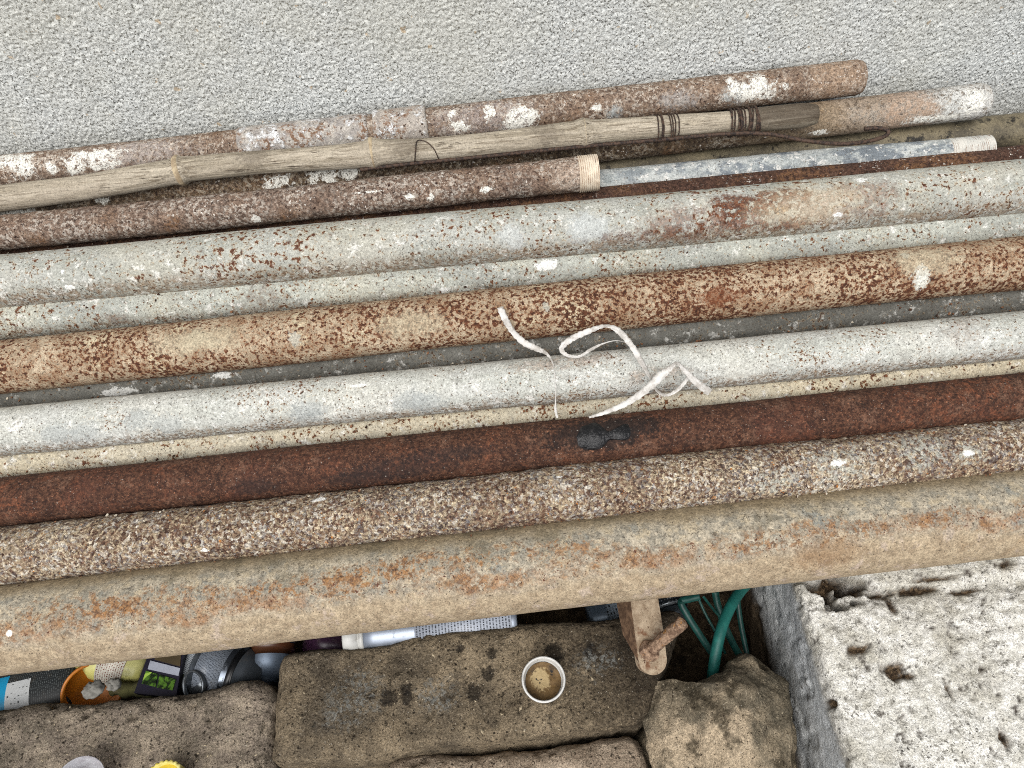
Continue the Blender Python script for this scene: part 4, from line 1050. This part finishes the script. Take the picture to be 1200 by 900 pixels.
    # 9 silver-blue bottle with orange-brown band
    p0, p1 = atz(322, 715, .11), atz(313, 812, .10)
    t, M, L = lying('banded_bottle', 'silver-blue bottle with a brown band, its neck in the gap between two stone blocks', 'bottle', p0, p1)
    r = .0245; Lb = L * .62
    link('bottle_body', lathe([(0, .0001), (0, r), (Lb, r), (Lb + .010, r * .86), (Lb + .018, r * .6), (Lb + .02, r * .5), (L, r * .5), (L, .0001)], 56), glaze('steel_blue', '#5a6675', .45, .15, .5), t, M)
    link('brown_band', lathe([(Lb - .016, r + .0007), (Lb - .004, r + .0007)], 56), plain('brown_print', '#4b2c1b', .35, 0, .1), t, M)
    link('bottle_label', lathe([(.004, r + .0006), (Lb - .017, r + .0006)], 56), printed('blue_print', '#8797ad', '#d8dfe8', line=420, word=220, cover=.5), t, M)
    prof = []; x = Lb + .024
    while x < L: prof += [(x, r * .52), (x + .0016, r * .58)]; x += .003
    link('bottle_cap', lathe(prof + [(L + .001, .0001)], 40), plain('dark_cap', '#2a2d31', .4, 0, .1), t, M)
    # 10 dim purple and green scraps in the dark
    p0, p1 = atz(362, 748, .06), atz(408, 760, .06)
    t, M, L = lying('purple_bottle', 'dim purple bottle in the shadow behind the dark stone block', 'bottle', p0, p1)
    link('bottle_body', lathe([(0, .0001), (0, .016), (.004, .02), (L, .02), (L + .004, .015), (L + .004, .0001)], 40), glaze('purple_plastic', '#4d2f4a', .3, .3), t, M)
    # 11 long silver tube
    p0, p1 = atz(428, 745, .143), atz(606, 726, .143)
    t, M, L = lying('spray_can', 'long silver spray can with a white cap and rows of small print', 'spray can', p0, p1)
    r = .0185
    link('can_body', lathe([(0, .0001), (0, r * .93), (.012, r * .96), (.02, r), (L - .004, r), (L - .001, r * .96), (L, r * .9), (L, .0001)], 64), glaze('silver_paint', '#8f97a3', .4, .12, .55), t, M)
    link('can_label', lathe([(L * .34, r + .0005), (L * .965, r + .0005)], 64), printed('silver_print', '#a3a9b3', '#1d2127', line=300, word=260, cover=.55, rough=.35, dirt=.1), t, M)
    cap = link('can_cap', lathe([(-.021, .0001), (-.021, r * .9), (-.019, r * .95), (-.0055, r * .97), (-.005, r * .9), (-.004, r * .9), (-.0035, r * .97), (.001, r * .97), (.001, r * .8)], 64), glaze('white_cap', '#b5b5b0', .4, .35), t, M)
    # 12 dark cans right of it
    p0, p1 = atz(690, 728, .09), atz(738, 716, .09)
    t, M, L = lying('blue_can', 'dull blue-grey can half hidden left of the bracket', 'can', p0, p1)
    r = .02
    link('can_body', lathe([(0, .0001), (0, r * .9), (.004, r), (L - .004, r), (L, r * .9), (L, .0001)], 48), glaze('dull_blue', '#53606d', .35, .35, .4), t, M)
    link('can_label', lathe([(.02, r + .0005), (L - .008, r + .0005)], 48), printed('blue_can_print', '#7f8b96', '#1d2126', line=300, word=120, cover=.5), t, M)
    p0, p1 = atz(770, 690, .10), atz(788, 735, .10)
    t, M, L = lying('grey_can', 'dark grey can with pale rings right of the bracket', 'can', p0, p1)
    r = .024
    link('can_body', lathe([(0, .0001), (0, r), (L - .012, r), (L - .011, r * 1.02), (L - .008, r * 1.02), (L - .007, r * .97), (L, r * .8), (L, .0001)], 56), glaze('dark_grey_tin', '#4f575d', .3, .2, .5), t, M)
    link('can_label', lathe([(.004, r + .0005), (L - .016, r + .0005)], 48), printed('dark_can_print', '#2b3036', '#8e959a', line=300, word=140, cover=.45), t, M)
    prof = [(L - .020, r + .0012), (L - .0185, r + .0016), (L - .017, r + .0012)]
    link('ring', lathe(prof, 48), glaze('pale_ring', '#9aa1a6', .3, .2, .5), t, M)
litter()

# green hose and green plastic strapping
def hose():
    g = MB('green_rubber', .5, spec=.4)
    m = g.finish(g.mix(g.ss(g.noise(70, 5, .7), .4, .68), '#17564f', '#21685f'), g.noise(320, 3), .25, .0008)
    P = [(905, 640, .07), (890, 668, .115), (866, 695, .145), (851, 722, .155), (842, 750, .155), (836, 785, .14), (835, 800, .12), (838, 822, .07)]
    pts = [Vector(p) for p in spline([tuple(atz(x, y, z)) for x, y, z in P], 60)]
    o = link('garden_hose', tube(pts, .0057, 20), m); tag(o, 'thick teal green hose curving down beside the white block', 'hose')
    g = MB('green_strapping', .45, spec=.4); m2 = g.finish(g.mix(g.ss(g.noise(50, 5, .7), .4, .68), '#123a35', '#1b4b44'), g.noise(200, 3), .25, .0008)
    def strap(path, w_, nm):
        S = spline(path, 40); C = [atz(a, b, c) for a, b, c in S]; v = []
        for i, p in enumerate(C):
            tt = (C[min(i + 1, 39)] - C[max(i - 1, 0)]).normalized(); s = tt.cross((CP - p).normalized()).normalized(); n = tt.cross(s)
            hw = w_ * depth(p) / FPX / 2
            for a, b in ((-1, -1), (1, -1), (1, 1), (-1, 1)): v.append(p + s * hw * a + n * b * .0006)
        f = [tuple(q) for q in gridf(40, 4, True)] + [(0, 1, 2, 3), (159, 158, 157, 156)]
        return mesh(v, f)
    gs = 'green plastic straps behind the hose'
    for path, w_, lab in (([(820, 699, .145), (808, 702, .145), (798, 706, .145), (806, 722, .14), (820, 744, .13), (834, 765, .12)], 8, 'green plastic strap folded to a point, leftmost by the bolt'),
                          ([(818, 700, .135), (826, 718, .13), (838, 740, .12), (850, 766, .10)], 3, 'thin edge-on green strap left of the hose'),
                          ([(838, 694, .13), (842, 712, .125), (850, 735, .115), (862, 760, .10), (872, 775, .09)], 8, 'green plastic strap just right of the teal hose'),
                          ([(824, 699, .15), (836, 714, .13), (848, 728, .12)], 3, 'narrow green strap passing behind the hose near its top'),
                          ([(864, 700, .11), (868, 730, .10), (876, 770, .09)], 6, 'green strap nearest to the white block')):
        o = link('plastic_strap', strap(path, w_, ''), m2); tag(o, lab, 'strap', gs)
hose()

# grit scattered on the dark stone block
def grit():
    V = []; F = []
    rn = random.Random(5)
    spots = [(508, 768), (565, 857), (694, 795), (610, 830)] + [(rn.uniform(345, 735), rn.uniform(770, 860)) for _ in range(36)]
    spots += [(rn.uniform(40, 300), rn.uniform(825, 895)) for _ in range(50)]
    for i, (x, y) in enumerate(spots):
        c = atz(x, y, ZT + .001); s = ((.003, .0018, .0015, .0018)[i] if i < 4 else rn.uniform(.0005, .0011)); a = rn.uniform(0, 6); o = len(V)
        for dx, dy, dz in ((1.6, 0, 0), (-1.6, 0, 0), (0, .8, 0), (0, -.8, 0), (0, 0, .8), (0, 0, -.8)):
            V.append(c + Vector(((dx * math.cos(a) - dy * math.sin(a)), dx * math.sin(a) + dy * math.cos(a), dz)) * s)
        F += [(o, o + 2, o + 4), (o + 2, o + 1, o + 4), (o + 1, o + 3, o + 4), (o + 3, o, o + 4), (o + 2, o, o + 5), (o + 1, o + 2, o + 5), (o + 3, o + 1, o + 5), (o, o + 3, o + 5)]
    ob = link('grit', mesh(V, F, False), plain('grit_stone', '#b3a488', .9, 0, .4, 200)); tag(ob, kind='stuff')
grit()

# rust flakes and bits of plaster caught on the sunken pipes and in the gaps
def flakes():
    rn = random.Random(11); V = []; F = []
    lanes = (('P10', 556, 439), ('P10', 540, 424), ('P8', 474, 363), ('P8', 463, 346), ('P6', 394, 276), ('P6', 370, 258), ('P4', 296, 186), ('P13', 690, 548), ('P12', 618, 494))
    for k in range(420):
        key, y0, y1 = rn.choice(lanes); px = rn.uniform(5, 1195); py = y0 + (y1 - y0) * px / 1200 + rn.gauss(0, 2.5)
        M = PIPES[key][4]; c = M @ local(key, px, py, .0008); s_ = rn.uniform(.0006, .0017); o = len(V); n = rn.randint(4, 6); a0 = rn.uniform(0, 6)
        tilt = Vector((rn.uniform(-.5, .5), rn.uniform(-.5, .5), 1)).normalized(); ax = tilt.orthogonal().normalized(); bx = tilt.cross(ax)
        ring = [(ax * math.cos(a0 + 6.283 * i / n) * rn.uniform(.6, 1.5) + bx * math.sin(a0 + 6.283 * i / n) * rn.uniform(.5, 1.)) * s_ for i in range(n)]
        for r_ in ring: V.append(c + r_ + tilt * s_ * .3)
        for r_ in ring: V.append(c + r_ - tilt * s_ * .3)
        F.append(tuple(range(o, o + n))); F += [(o + i, o + n + i, o + n + (i + 1) % n, o + (i + 1) % n) for i in range(n)]
    g = MB('rust_flakes', .9)
    c = g.mix(g.ss(g.noise(45, 2, .7), .42, .5), '#3a271d', '#7a573f'); c = g.mix(g.ss(g.noise(60, 2, .6), .58, .6), c, '#bdb4a2')
    ob = link('rust_flakes', mesh(V, F, False), g.finish(c)); tag(ob, kind='stuff')
flakes()
